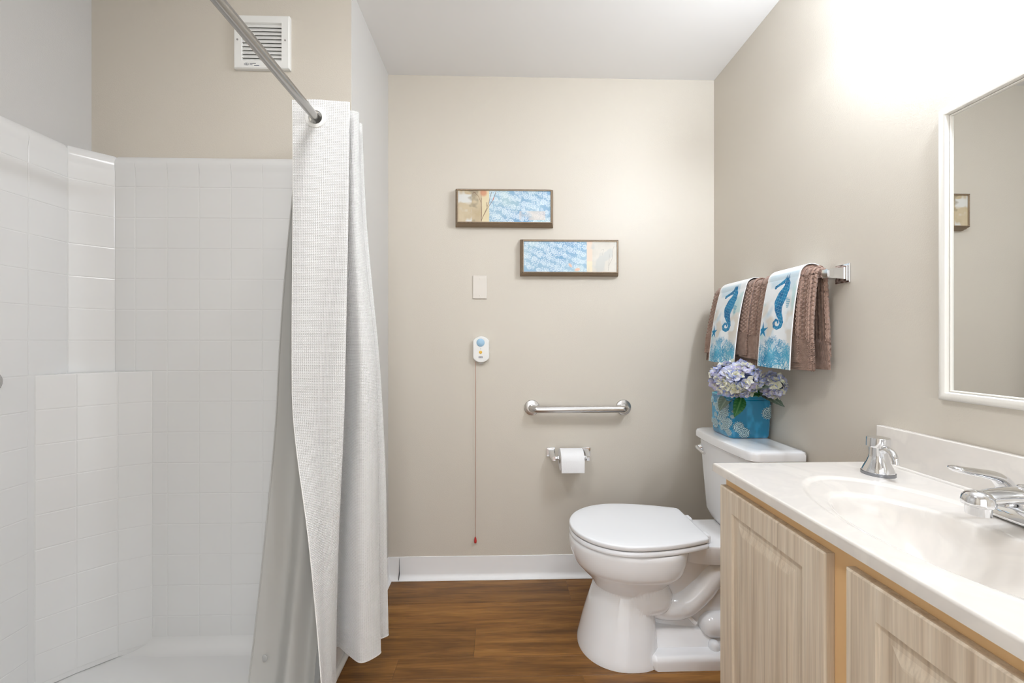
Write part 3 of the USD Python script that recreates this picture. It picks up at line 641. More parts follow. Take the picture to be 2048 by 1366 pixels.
rp = [(0.0195, 0.2745), (0.0505, 0.2745), (0.052, 0.276), (0.052, 0.381), (0.0505, 0.3825), (0.0195, 0.3825)]
a = np.linspace(0, 2 * PI, 64, endpoint=False); pr = np.array(rp + rp[:1])
v = np.stack([np.repeat(pr[:, 1:2], 64, 1), YB - 0.070 + np.outer(pr[:, 0], np.cos(a)), ROLL_Z + np.outer(pr[:, 0], np.sin(a))], -1).reshape(-1, 3)
rt = trimesh.Trimesh(v, grid_faces(len(pr), 64, wrap=True), process=False); rt.merge_vertices(); rt.fix_normals()
obj('roll', rt, paper, roll, smooth=40)
obj('core', lathe_ring([(0.0185, 0), (0.0195, 0), (0.0195, 0.1075), (0.0185, 0.1075)], 40, (0, 0, 0)).apply_transform(trimesh.transformations.rotation_matrix(PI / 2, [0, 0, 1])).apply_translation((0.275, YB - 0.070, ROLL_Z)), plain('cardboard', lin(170, 150, 125), 0.9), roll)
ZS = np.linspace(0, 1, 12)
tail = np.array([[(x, YB - 0.070 - 0.0528 - 0.001 * math.sin(4 * q), ROLL_Z + 0.008 - 0.056 * q) for x in np.linspace(0.2755, 0.3815, 20)] for q in ZS])
obj('loose_sheet', sheet(tail[:, ::-1], 0.0006), paper, roll, smooth=40)

# ------------------------------------------------------------------ toilet
toilet = thing('toilet', 'white two-piece toilet with closed lid beside the vanity', 'toilet', (0.65, 1.525, 0.0))
TY = 1.525
def egg(xf, xb, hw, z, e=2.25, n=72, y=TY):
    """Elongated outline: round front at xf, squarer back at xb."""
    t = np.linspace(0, 2 * PI, n, endpoint=False); c, s = np.cos(t), np.sin(t)
    xm = xf + (xb - xf) * 0.56
    a = np.where(c < 0, xm - xf, xb - xm); ex = np.where(c < 0, 2.1, 2.9)
    return np.stack([xm + a * np.sign(c) * np.abs(c) ** (2 / ex), y + hw * np.sign(s) * np.abs(s) ** (2 / ex), np.full(n, z)], 1)
bowl = mani(loft([egg(0.37, 0.58, 0.085, 0.20), egg(0.354, 0.60, 0.103, 0.235), egg(0.338, 0.622, 0.118, 0.262), egg(0.312, 0.645, 0.138, 0.288), egg(0.293, 0.660, 0.160, 0.309), egg(0.282, 0.668, 0.171, 0.322), egg(0.274, 0.673, 0.1765, 0.336), egg(0.263, 0.682, 0.180, 0.365), egg(0.260, 0.688, 0.181, 0.395), egg(0.262, 0.69, 0.180, 0.408), egg(0.268, 0.69, 0.175, 0.413)]))
bowl_low = mani(loft([egg(0.45, 0.60, 0.096, 0.160), egg(0.425, 0.622, 0.112, 0.174), egg(0.418, 0.634, 0.117, 0.195), egg(0.418, 0.636, 0.117, 0.222), egg(0.425, 0.615, 0.108, 0.262)]))
ped = mani(loft([egg(0.292, 0.585, 0.150, 0.0, n=72), egg(0.292, 0.585, 0.150, 0.012), egg(0.297, 0.580, 0.146, 0.03), egg(0.312, 0.575, 0.133, 0.09), egg(0.332, 0.572, 0.115, 0.16), egg(0.352, 0.572, 0.099, 0.22), egg(0.366, 0.572, 0.092, 0.26)]))
cut = mani(box(0.562, 0.70, 1.2, 1.80, -0.1, 0.5)); ped = ped - cut
deck = mani(loft([superellipse(0.845, TY, 0.185, 0.105, 0.345, 3.5), superellipse(0.845, TY, 0.19, 0.112, 0.375, 3.5), superellipse(0.845, TY, 0.19, 0.115, 0.405, 3.5), superellipse(0.845, TY, 0.187, 0.112, 0.412, 3.5)]))
web = mani(loft([superellipse(0.76, TY, 0.22, 0.060, 0.0, 3), superellipse(0.74, TY, 0.20, 0.055, 0.10, 3), superellipse(0.73, TY, 0.19, 0.058, 0.25, 3), superellipse(0.80, TY, 0.19, 0.075, 0.36, 3)]))
foot = m3.Manifold.batch_hull([m3.Manifold.sphere(0.018, 20).translate((x, y, z)) for x in (0.545, 0.93) for y in (1.395, 1.655) for z in (0.018, 0.030)] + [m3.Manifold.cylinder(0.01, 0.016).translate((x, y, 0)) for x in (0.545, 0.93) for y in (1.394, 1.656)])
shelf = m3.Manifold.batch_hull([m3.Manifold.sphere(0.015, 16).translate((x, y, z)) for x, y, z in ((0.56, 1.462, 0.085), (0.56, 1.588, 0.085), (0.90, 1.462, 0.065), (0.90, 1.588, 0.065), (0.56, 1.432, 0.03), (0.9, 1.432, 0.03), (0.56, 1.618, 0.03), (0.9, 1.618, 0.03))])
hump = m3.Manifold.batch_hull([m3.Manifold.sphere(0.044, 36).translate((x, 1.464, 0.104)) for x in (0.775, 0.90)])
trap = mani(sweep(spline([(0.52, TY, 0.20), (0.60, TY, 0.165), (0.68, TY, 0.175), (0.75, TY, 0.235), (0.80, TY, 0.30), (0.87, TY, 0.30), (0.90, TY, 0.20), (0.90, TY, 0.06)], 50), np.interp(np.linspace(0, 1, 50), [0, .3, .6, 1], [0.075, 0.078, 0.076, 0.065]), 28, flat=np.tile([1.25, 0.78], (50, 1))))
rib = mani(sweep([(0.615, 1.470, 0.205), (0.665, 1.460, 0.160), (0.712, 1.450, 0.115)], 0.0075, 14))
body = bowl + bowl_low + ped + deck + web + foot + shelf + hump + trap + rib
obj('bowl', body, porcelain, toilet, smooth=38)
for y in (1.420, 1.630):
    obj('bolt_cap', lathe([(0.0195, 0.047), (0.0195, 0.058), (0.0165, 0.067), (0.010, 0.072), (0.003, 0.074)], 28, (0.765, y, 0.0)), seat_m, toilet, smooth=50)
def ring_loft(outer, inner):
    pass
def lid_out(i, z, n=120):
    """Outline of seat and lid: round front, sides drawing in to a straight back edge. i = inset."""
    xm, xb_, hw, hb_ = 0.470, 0.738, 0.1835, 0.128
    t = np.linspace(-PI / 2, PI / 2, n // 2); fr_ = [(xm - 0.2085 * math.cos(q), hw * math.sin(q)) for q in t]
    x = np.linspace(xm, xb_, n // 4)[1:]; sd_ = [(q, hw - (hw - hb_) * ((q - xm) / (xb_ - xm)) ** 1.9) for q in x]
    poly = Polygon(fr_ + sd_ + [(q[0], -q[1]) for q in sd_[::-1]]).buffer(-0.012).buffer(0.012 - i, 16).exterior
    return np.array([(*poly.interpolate(k_, normalized=True).coords[0], z) for k_ in np.linspace(0, 1, n, endpoint=False)]) + [0, TY, 0]
seat = mani(loft([lid_out(0.002, 0.4165), lid_out(0, 0.420), lid_out(0, 0.428), lid_out(0.004, 0.4335)])) - mani(loft([egg(0.345, 0.66, 0.11, 0.40), egg(0.335, 0.665, 0.115, 0.45)]))
obj('seat', seat, seat_m, toilet, smooth=38)
lid_s = [lid_out(0.003, 0.4372), lid_out(0.0, 0.4405), lid_out(0.0, 0.4495), lid_out(0.0018, 0.4530), lid_out(0.006, 0.4552), lid_out(0.03, 0.4575), lid_out(0.09, 0.4590)]
obj('lid', loft(lid_s), seat_m, toilet, smooth=38)
for y in (1.455, 1.595):
    obj('hinge', rbox(0.722, 0.764, y - 0.019, y + 0.019, 0.4125, 0.4445, 0.008, 16), seat_m, toilet, smooth=40)
def tank_sec(z, xf, hw, xb=1.035, bulge=0.016, r=0.035):
    q = []
    ys = np.linspace(-hw + r, hw - r, 15)
    front = [(xf + bulge * (y / hw) ** 2, y) for y in ys]
    c1 = [(front[-1][0] + r * (1 - math.cos(t)) , hw - r + r * math.sin(t)) for t in np.linspace(0.15, PI / 2, 7)]
    back = [(xb - 0.012, hw), (xb, hw - 0.012), (xb, -hw + 0.012), (xb - 0.012, -hw)]
    c0 = [(p[0], -p[1]) for p in c1[::-1]]
    q = front + c1 + back + c0
    return np.array([(x, TY + 0.012 + y, z) for x, y in q])
tk = [tank_sec(0.4145, 0.885, 0.150, r=0.05), tank_sec(0.420, 0.872, 0.163, r=0.05), tank_sec(0.45, 0.860, 0.172, r=0.045), tank_sec(0.60, 0.853, 0.182), tank_sec(0.738, 0.846, 0.192)]
obj('tank', loft(tk), porcelain, toilet, smooth=38)
tl = [tank_sec(0.739, 0.836, 0.203, 1.044), tank_sec(0.742, 0.833, 0.206, 1.045), tank_sec(0.762, 0.833, 0.206, 1.045), tank_sec(0.770, 0.836, 0.203, 1.043), tank_sec(0.7745, 0.845, 0.195, 1.036), tank_sec(0.7755, 0.865, 0.175, 1.02)]
obj('tank_lid', loft(tl), porcelain, toilet, smooth=38)
lv = thing  # (kept short)
lever = obj('flush_lever', cat(lathe([(0.014, 0.0), (0.014, 0.006), (0.010, 0.010), (0.0075, 0.020)], 24, (0.857, 1.688, 0.700), 'x-'), sweep(spline([(0.836, 1.690, 0.700), (0.832, 1.675, 0.699), (0.829, 1.640, 0.696), (0.827, 1.610, 0.694)], 16), np.linspace(0.007, 0.006, 16), 14)), chrome, toilet, label='chrome flush lever', smooth=40)

# ------------------------------------------------------------------ planter with hydrangeas
pot = thing('planter', 'square turquoise glazed planter with white raised flowers on the toilet tank', 'planter', (0.965, 1.58, 0.776))
PX, PY, PZ = 0.961, 1.588, 0.7758
def flower_relief(S, Tt, blooms):
    """Height (0..1) of raised round flowers at surface coordinates, and their line work."""
    hgt = np.zeros_like(S); line = np.zeros_like(S)
    for cx, cy, R, k in blooms:
        dx, dy = S - cx, Tt - cy; r = np.hypot(dx, dy); a = np.arctan2(dy, dx); edge = R * (1 + 0.07 * np.cos(k * a))
        m = np.clip((edge - r) / 0.0012 + 0.5, 0, 1); hgt = np.maximum(hgt, m)
        rings = 0.5 + 0.5 * np.cos(2 * PI * r / (R * 0.27) + 1.2 * np.cos(k * a)); line = np.where(m > 0.3, rings, line)
    return hgt, line
def planter():
    r, hx, hy, Hh = 0.020, 0.082, 0.076, 0.163
    n = 560; per = []
    # rounded square, walked clockwise seen from above starting at the left back corner
    q = sbox(-hx + r, -hy + r, hx - r, hy - r).buffer(r, 24).exterior
    P2 = np.array([q.interpolate(t, normalized=True).coords[0] for t in np.linspace(0, 1, n, endpoint=False)])
    Lp = q.length; S0 = np.linspace(0, Lp, n, endpoint=False); nz = 190; z = np.linspace(0, Hh, nz)
    nrm = np.gradient(np.vstack([P2[-1:], P2, P2[:1]]), axis=0)[1:-1]; nrm = np.stack([nrm[:, 1], -nrm[:, 0]], 1); nrm /= np.linalg.norm(nrm, axis=1, keepdims=True)
    if (nrm * P2).sum() < 0: nrm = -nrm
    sc = 0.955 + 0.05 * np.sin(np.clip(z / Hh, 0, 1) * PI * 0.62)          # gently swelling sides
    V = np.zeros((nz, n, 3)); V[..., :2] = P2[None] * sc[:, None, None]; V[..., 2] = z[:, None]
    # surface coordinates: left face runs with y, front face with x; unroll by angle from the front-left corner
    ang = S0
    i0 = np.argmin(np.hypot(P2[:, 0] + hx * 0.93, P2[:, 1] + hy * 0.93)); S = (S0 - S0[i0] + Lp / 2) % Lp - Lp / 2
    sgn = 1.0 if P2[(i0 + 30) % n, 0] > P2[i0, 0] else -1.0
    S = S * sgn                                                           # + to the right along the front face
    SS, ZZ = np.meshgrid(S, z)
    bl = [(0.026, 0.045, 0.021, 14), (0.048, 0.022, 0.022, 12), (0.140, 0.098, 0.023, 14), (0.158, 0.114, 0.016, 12), (-0.012, 0.062, 0.016, 10), (-0.03, 0.10, 0.022, 12), (-0.055, 0.075, 0.026, 14), (-0.03, 0.045, 0.024, 12), (-0.012, 0.022, 0.013, 10), (-0.085, 0.11, 0.02, 12), (-0.105, 0.04, 0.02, 12), (-0.075, 0.135, 0.014, 10), (-0.02, 0.125, 0.012, 10), (0.004, 0.085, 0.008, 8), (0.006, 0.105, 0.005, 7)]
    rb_ = random.Random(9); bl = [(rb_.uniform(-.15, -.006), rb_.uniform(.02, .14), rb_.uniform(.008, .013), rb_.choice((8, 10))) for _ in range(16)] + bl
    hgt, line = flower_relief(SS, ZZ, bl)
    hgt *= np.clip((ZZ - 0.002) / 0.004, 0, 1)
    groove = np.exp(-((ZZ - (Hh - 0.013)) / 0.0022) ** 2)                  # ring below the rim
    out = 0.0022 * hgt + 0.0012 * hgt * line - 0.0018 * groove
    foot_in = -0.006 * np.exp(-ZZ / 0.004)
    V[..., :2] += nrm[None] * (out + foot_in)[..., None]
    C = np.broadcast_to(np.array(lin(4, 124, 166)), V.shape).copy()
    mott = meshkit.fbm(np.stack([SS * 30, ZZ * 20, SS * 0], -1), 3, 5)
    C = mixc(C, lin(40, 160, 208), np.clip((mott - 0.52) * 4, 0, 0.7))
    C = mixc(C, lin(4, 66, 90), hgt * (1 - line) * 0.95); C = mixc(C, lin(206, 232, 232), hgt * np.clip(line * 1.7 - 0.55, 0, 1))
    C = mixc(C, lin(120, 200, 210), np.exp(-((ZZ - Hh) / 0.003) ** 2) * 0.8)
    # close it: over the rim and down inside, and across the base
    rows, cols = [V], [C]
    for (k, zz) in ((0.96, Hh + 0.0015), (0.93, Hh), (0.92, Hh - 0.03)):
        w = np.zeros((1, n, 3)); w[0, :, :2] = P2 * k * sc[-1]; w[0, :, 2] = zz; rows.append(w); cols.append(np.broadcast_to(np.array(lin(60, 160, 185)), w.shape))
    V = np.vstack(rows); C = np.vstack(cols); m, _, _ = V.shape
    v = np.vstack([V.reshape(-1, 3), [[0, 0, 0.0005]], [[0, 0, Hh - 0.03]]]) + [PX, PY, PZ]
    f = grid_faces(m, n, wrap=True); j = np.arange(n); j2 = (j + 1) % n
    f = np.vstack([f, np.stack([np.full(n, m * n), j2, j], 1), np.stack([np.full(n, m * n + 1), (m - 1) * n + j, (m - 1) * n + j2], 1)])
    col = np.vstack([C.reshape(-1, 3), [lin(10, 100, 130)], [lin(40, 120, 140)]])
    t = trimesh.Trimesh(v, f, process=False)
    if t.volume < 0: f = f[:, ::-1]
    return v, f, col
v, f, col = planter()
obj('pot', (v, f), glaze, pot, smooth=True, color=col)
hyd = thing('hydrangea_plant', 'blue and cream hydrangea blooms with green leaves in the turquoise planter', 'flowers', (0.95, 1.57, 0.92))
moss = trimesh.creation.icosphere(3, 1.0).apply_scale((0.055, 0.055, 0.016)); moss.vertices += 0.004 * (meshkit.noise(moss.vertices * 120)[:, None] - 0.5); moss.apply_translation((PX, PY, PZ + 0.150))
obj('moss', moss, soil_m, hyd, smooth=60)
rnd = np.random.default_rng(11)
def frame_of(n):
    n = n / np.linalg.norm(n); a = np.cross(n, [0.3, 0.2, 1.0]); a /= np.linalg.norm(a); return a, np.cross(n, a), n
def floret(c, n, R, c_in, c_edge, rot):
    a, b, n = frame_of(np.asarray(n, float)); V, F, C = [], [], []
    k = 5
    for q in range(4):
        th = rot + q * PI / 2; d = math.cos(th) * a + math.sin(th) * b; e = np.cross(n, d); lift = 0.32 + 0.22 * rnd.random()
        u, w = np.meshgrid(np.linspace(0, 1, k), np.linspace(-1, 1, k), indexing='ij')
        wid = 0.60 * R * np.sqrt(np.clip(np.sin(PI * np.clip(u * 0.86 + 0.10, 0, 1)), 0, 1)); L = R * (0.10 + 0.90 * u - 0.12 * u * w ** 2)
        up = R * (lift * u ** 1.5 - 0.16 * (w ** 2) * (u > 0) + 0.05 * np.sin(6 * w + q))
        p = c + L[..., None] * d + (wid * w)[..., None] * e + up[..., None] * n
        o = sum(len(x) for x in V); V.append(p.reshape(-1, 3)); F.append(grid_faces(k, k) + o)
        mixv = np.clip(u ** 1.2 + 0.25 * w ** 2, 0, 1)[..., None]; C.append((np.array(c_in) * (1 - mixv) + np.array(c_edge) * mixv).reshape(-1, 3))
    s = trimesh.creation.icosphere(1, R * 0.10); o = sum(len(x) for x in V)
    V.append(s.vertices + c + n * R * 0.06); F.append(s.faces + o); C.append(np.tile(lin(226, 222, 150), (len(s.vertices), 1)))
    return np.vstack(V), np.vstack(F), np.vstack(C)
blues = [lin(150, 164, 220), lin(184, 192, 232), lin(120, 144, 212), lin(206, 206, 234), lin(172, 166, 214)]
creams = [lin(244, 243, 232), lin(236, 236, 214), lin(246, 246, 242)]
def bloom(center, radii, count, size, seed, grey=False):
    g = np.random.default_rng(seed); c0 = np.array(center); R3 = np.array(radii)
    core = trimesh.creation.icosphere(2, 1.0).apply_scale(R3 * 0.74).apply_translation(c0)
    b = obj('bloom', core, plain('bloom_core_%d' % seed, lin(96, 112, 160), 0.9), hyd, label='pale lilac grey hydrangea head by the wall' if grey else 'large blue and cream hydrangea head', smooth=60)
    i = np.arange(count * 2) + 0.5; ph = np.arccos(1 - 2 * i / (count * 2)); th = PI * (1 + 5 ** 0.5) * i
    D = np.stack([np.cos(th) * np.sin(ph), np.sin(th) * np.sin(ph), np.cos(ph)], 1)
    view = -c0 + np.array([0, 0, 1.15]); view /= np.linalg.norm(view)
    D = D[(D @ view > -0.45)]
    for d in D[:count * 2]:
        d = d + 0.16 * g.normal(size=3); d /= np.linalg.norm(d); p = c0 + d * R3 * (0.86 + 0.14 * g.random())
        if p[0] > XR - 0.03: p[0] = XR - 0.03
        cr = g.random() < 0.36
        edge = np.array(creams[g.integers(3)] if cr else blues[g.integers(5)]); inn = np.array(lin(232, 233, 204)) if cr else np.array(lin(232, 230, 226)) * 0.9
        if grey: edge = edge * 0.92 + 0.02
        nn = d / R3; nn /= np.linalg.norm(nn); nn = nn + 0.35 * g.normal(size=3)
        V, F, C = floret(p, nn, size * (0.85 + 0.35 * g.random()), inn, edge, g.random() * PI)
        obj('floret', (V, F), petal_m, b, smooth=True, color=C)
bloom((0.870, 1.468, 1.010), (0.086, 0.072, 0.063), 128, 0.0162, 3)
bloom((0.992, 1.436, 0.990), (0.040, 0.042, 0.043), 54, 0.0135, 8, True)
def leaf(base, tip, width, droop, c0, c1, nrm=(0, -0.6, 0.8), fold=0.25):
    base, tip = np.array(base), np.array(tip); ax = tip - base; L = np.linalg.norm(ax); ax = ax / L; e = np.cross(ax, nrm); e /= np.linalg.norm(e); n = np.cross(e, ax)
    u, w = np.meshgrid(np.linspace(0, 1, 22), np.linspace(-1, 1, 11), indexing='ij')
    wid = width * np.sin(PI * u ** 0.75) ** 0.85 * (1 + 0.05 * np.sin(u * 60)); wid[0] = width * 0.04; wid[-1] = 0.0006
    p = base + (u * L)[..., None] * ax + (wid * w)[..., None] * e + (np.abs(w) * wid * fold + droop * np.sin(PI * u) + 0.0012 * np.sin(u * 40) * np.abs(w))[..., None] * n
    vein = np.exp(-(w / 0.07) ** 2) + 0.6 * np.clip(np.cos(2 * PI * (u * 7 - np.abs(w) * 1.2)), 0, 1) ** 8
    C = mixc(np.broadcast_to(np.array(c0), p.shape), c1, np.clip(vein, 0, 0.7)); v, f = sheet(p, 0.0006)
    return v, f, np.vstack([C.reshape(-1, 3)] * 2)
G0, G1, G2, G3 = lin(30, 104, 46), lin(110, 165, 100), lin(108, 128, 112), lin(165, 182, 165)
for base, tip, w, dr, a, b, nr in (
    ((0.915, 1.50, 0.940), (0.868, 1.470, 0.868), 0.021, 0.006, G0, G1, (-0.3, -1, 0.3)),
    ((0.905, 1.55, 0.945), (0.848, 1.535, 0.880), 0.027, 0.004, G2, G3, (-1, -0.4, 0.3)),
    ((0.925, 1.50, 0.945), (0.948, 1.385, 0.990), 0.026, 0.006, G2, G3, (-0.2, -0.6, 0.8)),
    ((0.945, 1.52, 0.945), (1.015, 1.495, 0.952), 0.018, 0.004, G0, G1, (0, -0.6, 0.8)),
    ((0.985, 1.50, 0.955), (1.030, 1.43, 0.912), 0.021, 0.004, G2, G3, (0.1, -1, 0.4)),
    ((0.925, 1.52, 0.945), (0.955, 1.475, 0.948), 0.016, 0.003, G0, G1, (0, -0.4, 0.9))):
    v, f, c = leaf(base, tip, w, dr, a, b, nr)
    obj('leaf', (v, f), leaf_m, hyd, smooth=True, color=c)
for a_, b_ in (((0.945, 1.565, 0.90), (0.875, 1.47, 1.0)), ((0.985, 1.575, 0.90), (0.99, 1.437, 0.98))):
    obj('stem', sweep([a_, ((a_[0] + b_[0]) / 2, (a_[1] + b_[1]) / 2, (a_[2] + b_[2]) / 2 + 0.004), b_], 0.0035, 8), leaf_stem, hyd, smooth=True)

# ------------------------------------------------------------------ towel bar and towels
BX, BZ = 1.000, 1.3575
tb = thing('towel_bar', 'square chrome towel bar on the right wall', 'towel bar', (XR, 1.5, BZ))
for y in (1.200, 1.826):
    obj('flange', cat(rbox(XR - 0.006, XR - 0.0004, y - 0.0255, y + 0.0255, BZ - 0.029, BZ + 0.029, 0.0015), rbox(XR - 0.010, XR - 0.005, y - 0.021, y + 0.021, BZ - 0.024, BZ + 0.024, 0.0015)), chrome, tb, smooth=30)
    obj('post', m3.Manifold.batch_hull([m3.Manifold.cube((0.001, 0.030, 0.036), True).translate((XR - 0.010, y, BZ)), m3.Manifold.cube((0.022, 0.022, 0.026), True).translate((BX + 0.001, y, BZ))]), chrome, tb, smooth=30)
obj('bar', rbox(BX - 0.0085, BX + 0.0085, 1.186, 1.840, BZ - 0.0095, BZ + 0.0095, 0.001), chrome, tb, smooth=30)

def towel(plan, r, xb, zb_pts, zback, nu, nvf, nvb, bulge=0.006, top_h=0.0095, lean=0.0, relief=None, thick=0.003):
    """A towel over the bar. plan: (y, layer offset) along its width, layers folded over each other; the front hangs from the bar to zb at x = xb."""
    S = spline(plan, nu) if len(plan) > 2 else np.stack([np.linspace(plan[0][0], plan[1][0], nu), np.linspace(plan[0][1], plan[1][1], nu)], 1)
    s = np.concatenate([[0], np.cumsum(np.hypot(*np.diff(S, axis=0).T))]); yc = S[:, 0].mean()
    zb = np.interp(s / s[-1], *zb_pts); rr = r + S[:, 1]
    rows, vv = [], []
    za = BZ + top_h * 0.4
    tt = np.linspace(1, 0, nvf)[:-1]                                       # front, from the hem up
    for t in tt:
        z = za + (zb - za) * t; x0, x1 = BX - rr, xb - 1.25 * S[:, 1]
        x = x0 + (x1 - x0) * t ** 0.8 - bulge * np.sin(PI * t) + 0.0035 * t * np.sin(s * 55 + 1.3)
        y = S[:, 0] + lean * t * (S[:, 0] - yc) - 0.012 * lean * t
        rows.append(np.stack([x, y, z], 1)); vv.append((za - z))
    na = 14
    for k in range(na + 1):                                               # over the bar
        a = PI * k / na; rows.append(np.stack([BX - rr * np.cos(a), S[:, 0], za + (rr + 0.0) * np.sin(a)], 1)); vv.append(np.full(nu, -k / na * 0.06))
    for t in np.linspace(0, 1, nvb)[1:]:                                  # back
        z = np.full(nu, za + (zback - za) * t); x = BX + rr + (np.minimum(BX + rr + 0.004, XR - 0.006) - BX - rr) * t
        rows.append(np.stack([x, S[:, 0] + lean * t * (S[:, 0] - yc), z], 1)); vv.append(-(0.06 + (za - z)))
    P = np.array(rows); Vv = np.array(vv)                                 # Vv: distance below the bar on the front side
    if relief is not None:
        du = np.gradient(P, axis=1); dvv = np.gradient(P, axis=0); N = np.cross(du, dvv); N /= np.linalg.norm(N, axis=2, keepdims=True) + 1e-12
        if N[len(tt) // 2, nu // 3, 0] > 0 and plan[0][0] > plan[1][0]: pass
        hem = np.minimum(zb[None] * 0 + (za - zb)[None] - Vv, (za - zback) + 0.06 + Vv)      # distance from the nearest hem
        h = relief(np.broadcast_to(s[None], Vv.shape), Vv, hem)
        P = P + N * h[..., None] * OUT
    v, f = sheet(P, thick * OUT)
    if OUT < 0: f = f[:, ::-1]
    return v, f, P, s, Vv, len(tt)
OUT = 1.0
def basket(s, v, hem):
    pu, pv = 0.0135, 0.0145
    col = np.floor(s / pu); fu = s / pu - col; q = v / pv + 0.5 * (col % 2); fv = q - np.floor(q)
    h = (1 - np.abs(2 * fu - 1) ** 5.0) * (1 - np.abs(2 * fv - 1) ** 5.0)
    # two strands per block
    h = 0.0052 * h * (0.86 + 0.14 * np.cos(4 * PI * fv))
    band = (hem > 0.022) & (hem < 0.088)
    hb = 0.0014 * (1 + np.sin(2 * PI * (s + v) / 0.006)) * (0.6 + 0.4 * np.sin(2 * PI * (s - v) / 0.006))
    end = 0.0010 * (1 + np.sin(2 * PI * hem / 0.0055))
    return np.where(hem <= 0.022, end, np.where(band, hb, h))
def brown(name, label, plan, r, xb, zb, zback, nu, lean, group=None):
    group = 'brown %ss on the bar' % name.replace('_', ' ')
    global OUT
    OUT = -1.0 if False else 1.0
    v, f, P, s, Vv, nf = towel(plan, r, xb, zb, zback, nu, 170, 60, relief=basket, lean=lean)
    p = thing(name, label, 'towel', (BX, float(np.mean([q[0] for q in plan])), BZ), group)
    obj('cloth', (v, f), brown_m, p, smooth=True)
    return p
brown('bath_towel', 'brown basket weave bath towel under the nearer towels, folded end towards the mirror', [(1.47, 0.0), (1.36, 0.0), (1.2360, 0.0005), (1.228, 0.003), (1.240, 0.006), (1.36, 0.007), (1.47, 0.007)], 0.0115, 0.968, ([0, 1], [1.056, 1.060]), 1.062, 300, 0.10)
brown('bath_towel', 'brown basket weave bath towel under the farther towels near the corner', [(1.482, 0.007), (1.478, 0.003), (1.49, 0.0), (1.65, 0.0), (1.80, 0.0), (1.815, 0.003)], 0.0115, 0.960, ([0, 1], [1.060, 1.064]), 1.066, 250, 0.16)
brown('hand_towel', 'brown hand towel with banded hem in folds at the nearer end', [(1.46, 0.0), (1.30, 0.0), (1.243, 0.0005), (1.238, 0.002), (1.29, 0.004), (1.315, 0.0055), (1.272, 0.0075), (1.268, 0.009), (1.33, 0.0095), (1.46, 0.0095)], 0.0225, 0.958, ([0, 0.5, 0.62, 1], [1.064, 1.066, 1.082, 1.082]), 1.10, 340, 0.16)
brown('hand_towel', 'brown hand towel with banded hem between the two seahorse towels', [(1.79, 0.0), (1.60, 0.0), (1.482, 0.0005), (1.477, 0.002), (1.53, 0.004), (1.552, 0.0055), (1.520, 0.0075), (1.516, 0.009), (1.58, 0.0095), (1.79, 0.0095)], 0.0225, 0.945, ([0, 0.5, 0.62, 1], [1.085, 1.085, 1.098, 1.098]), 1.10, 360, 0.10)

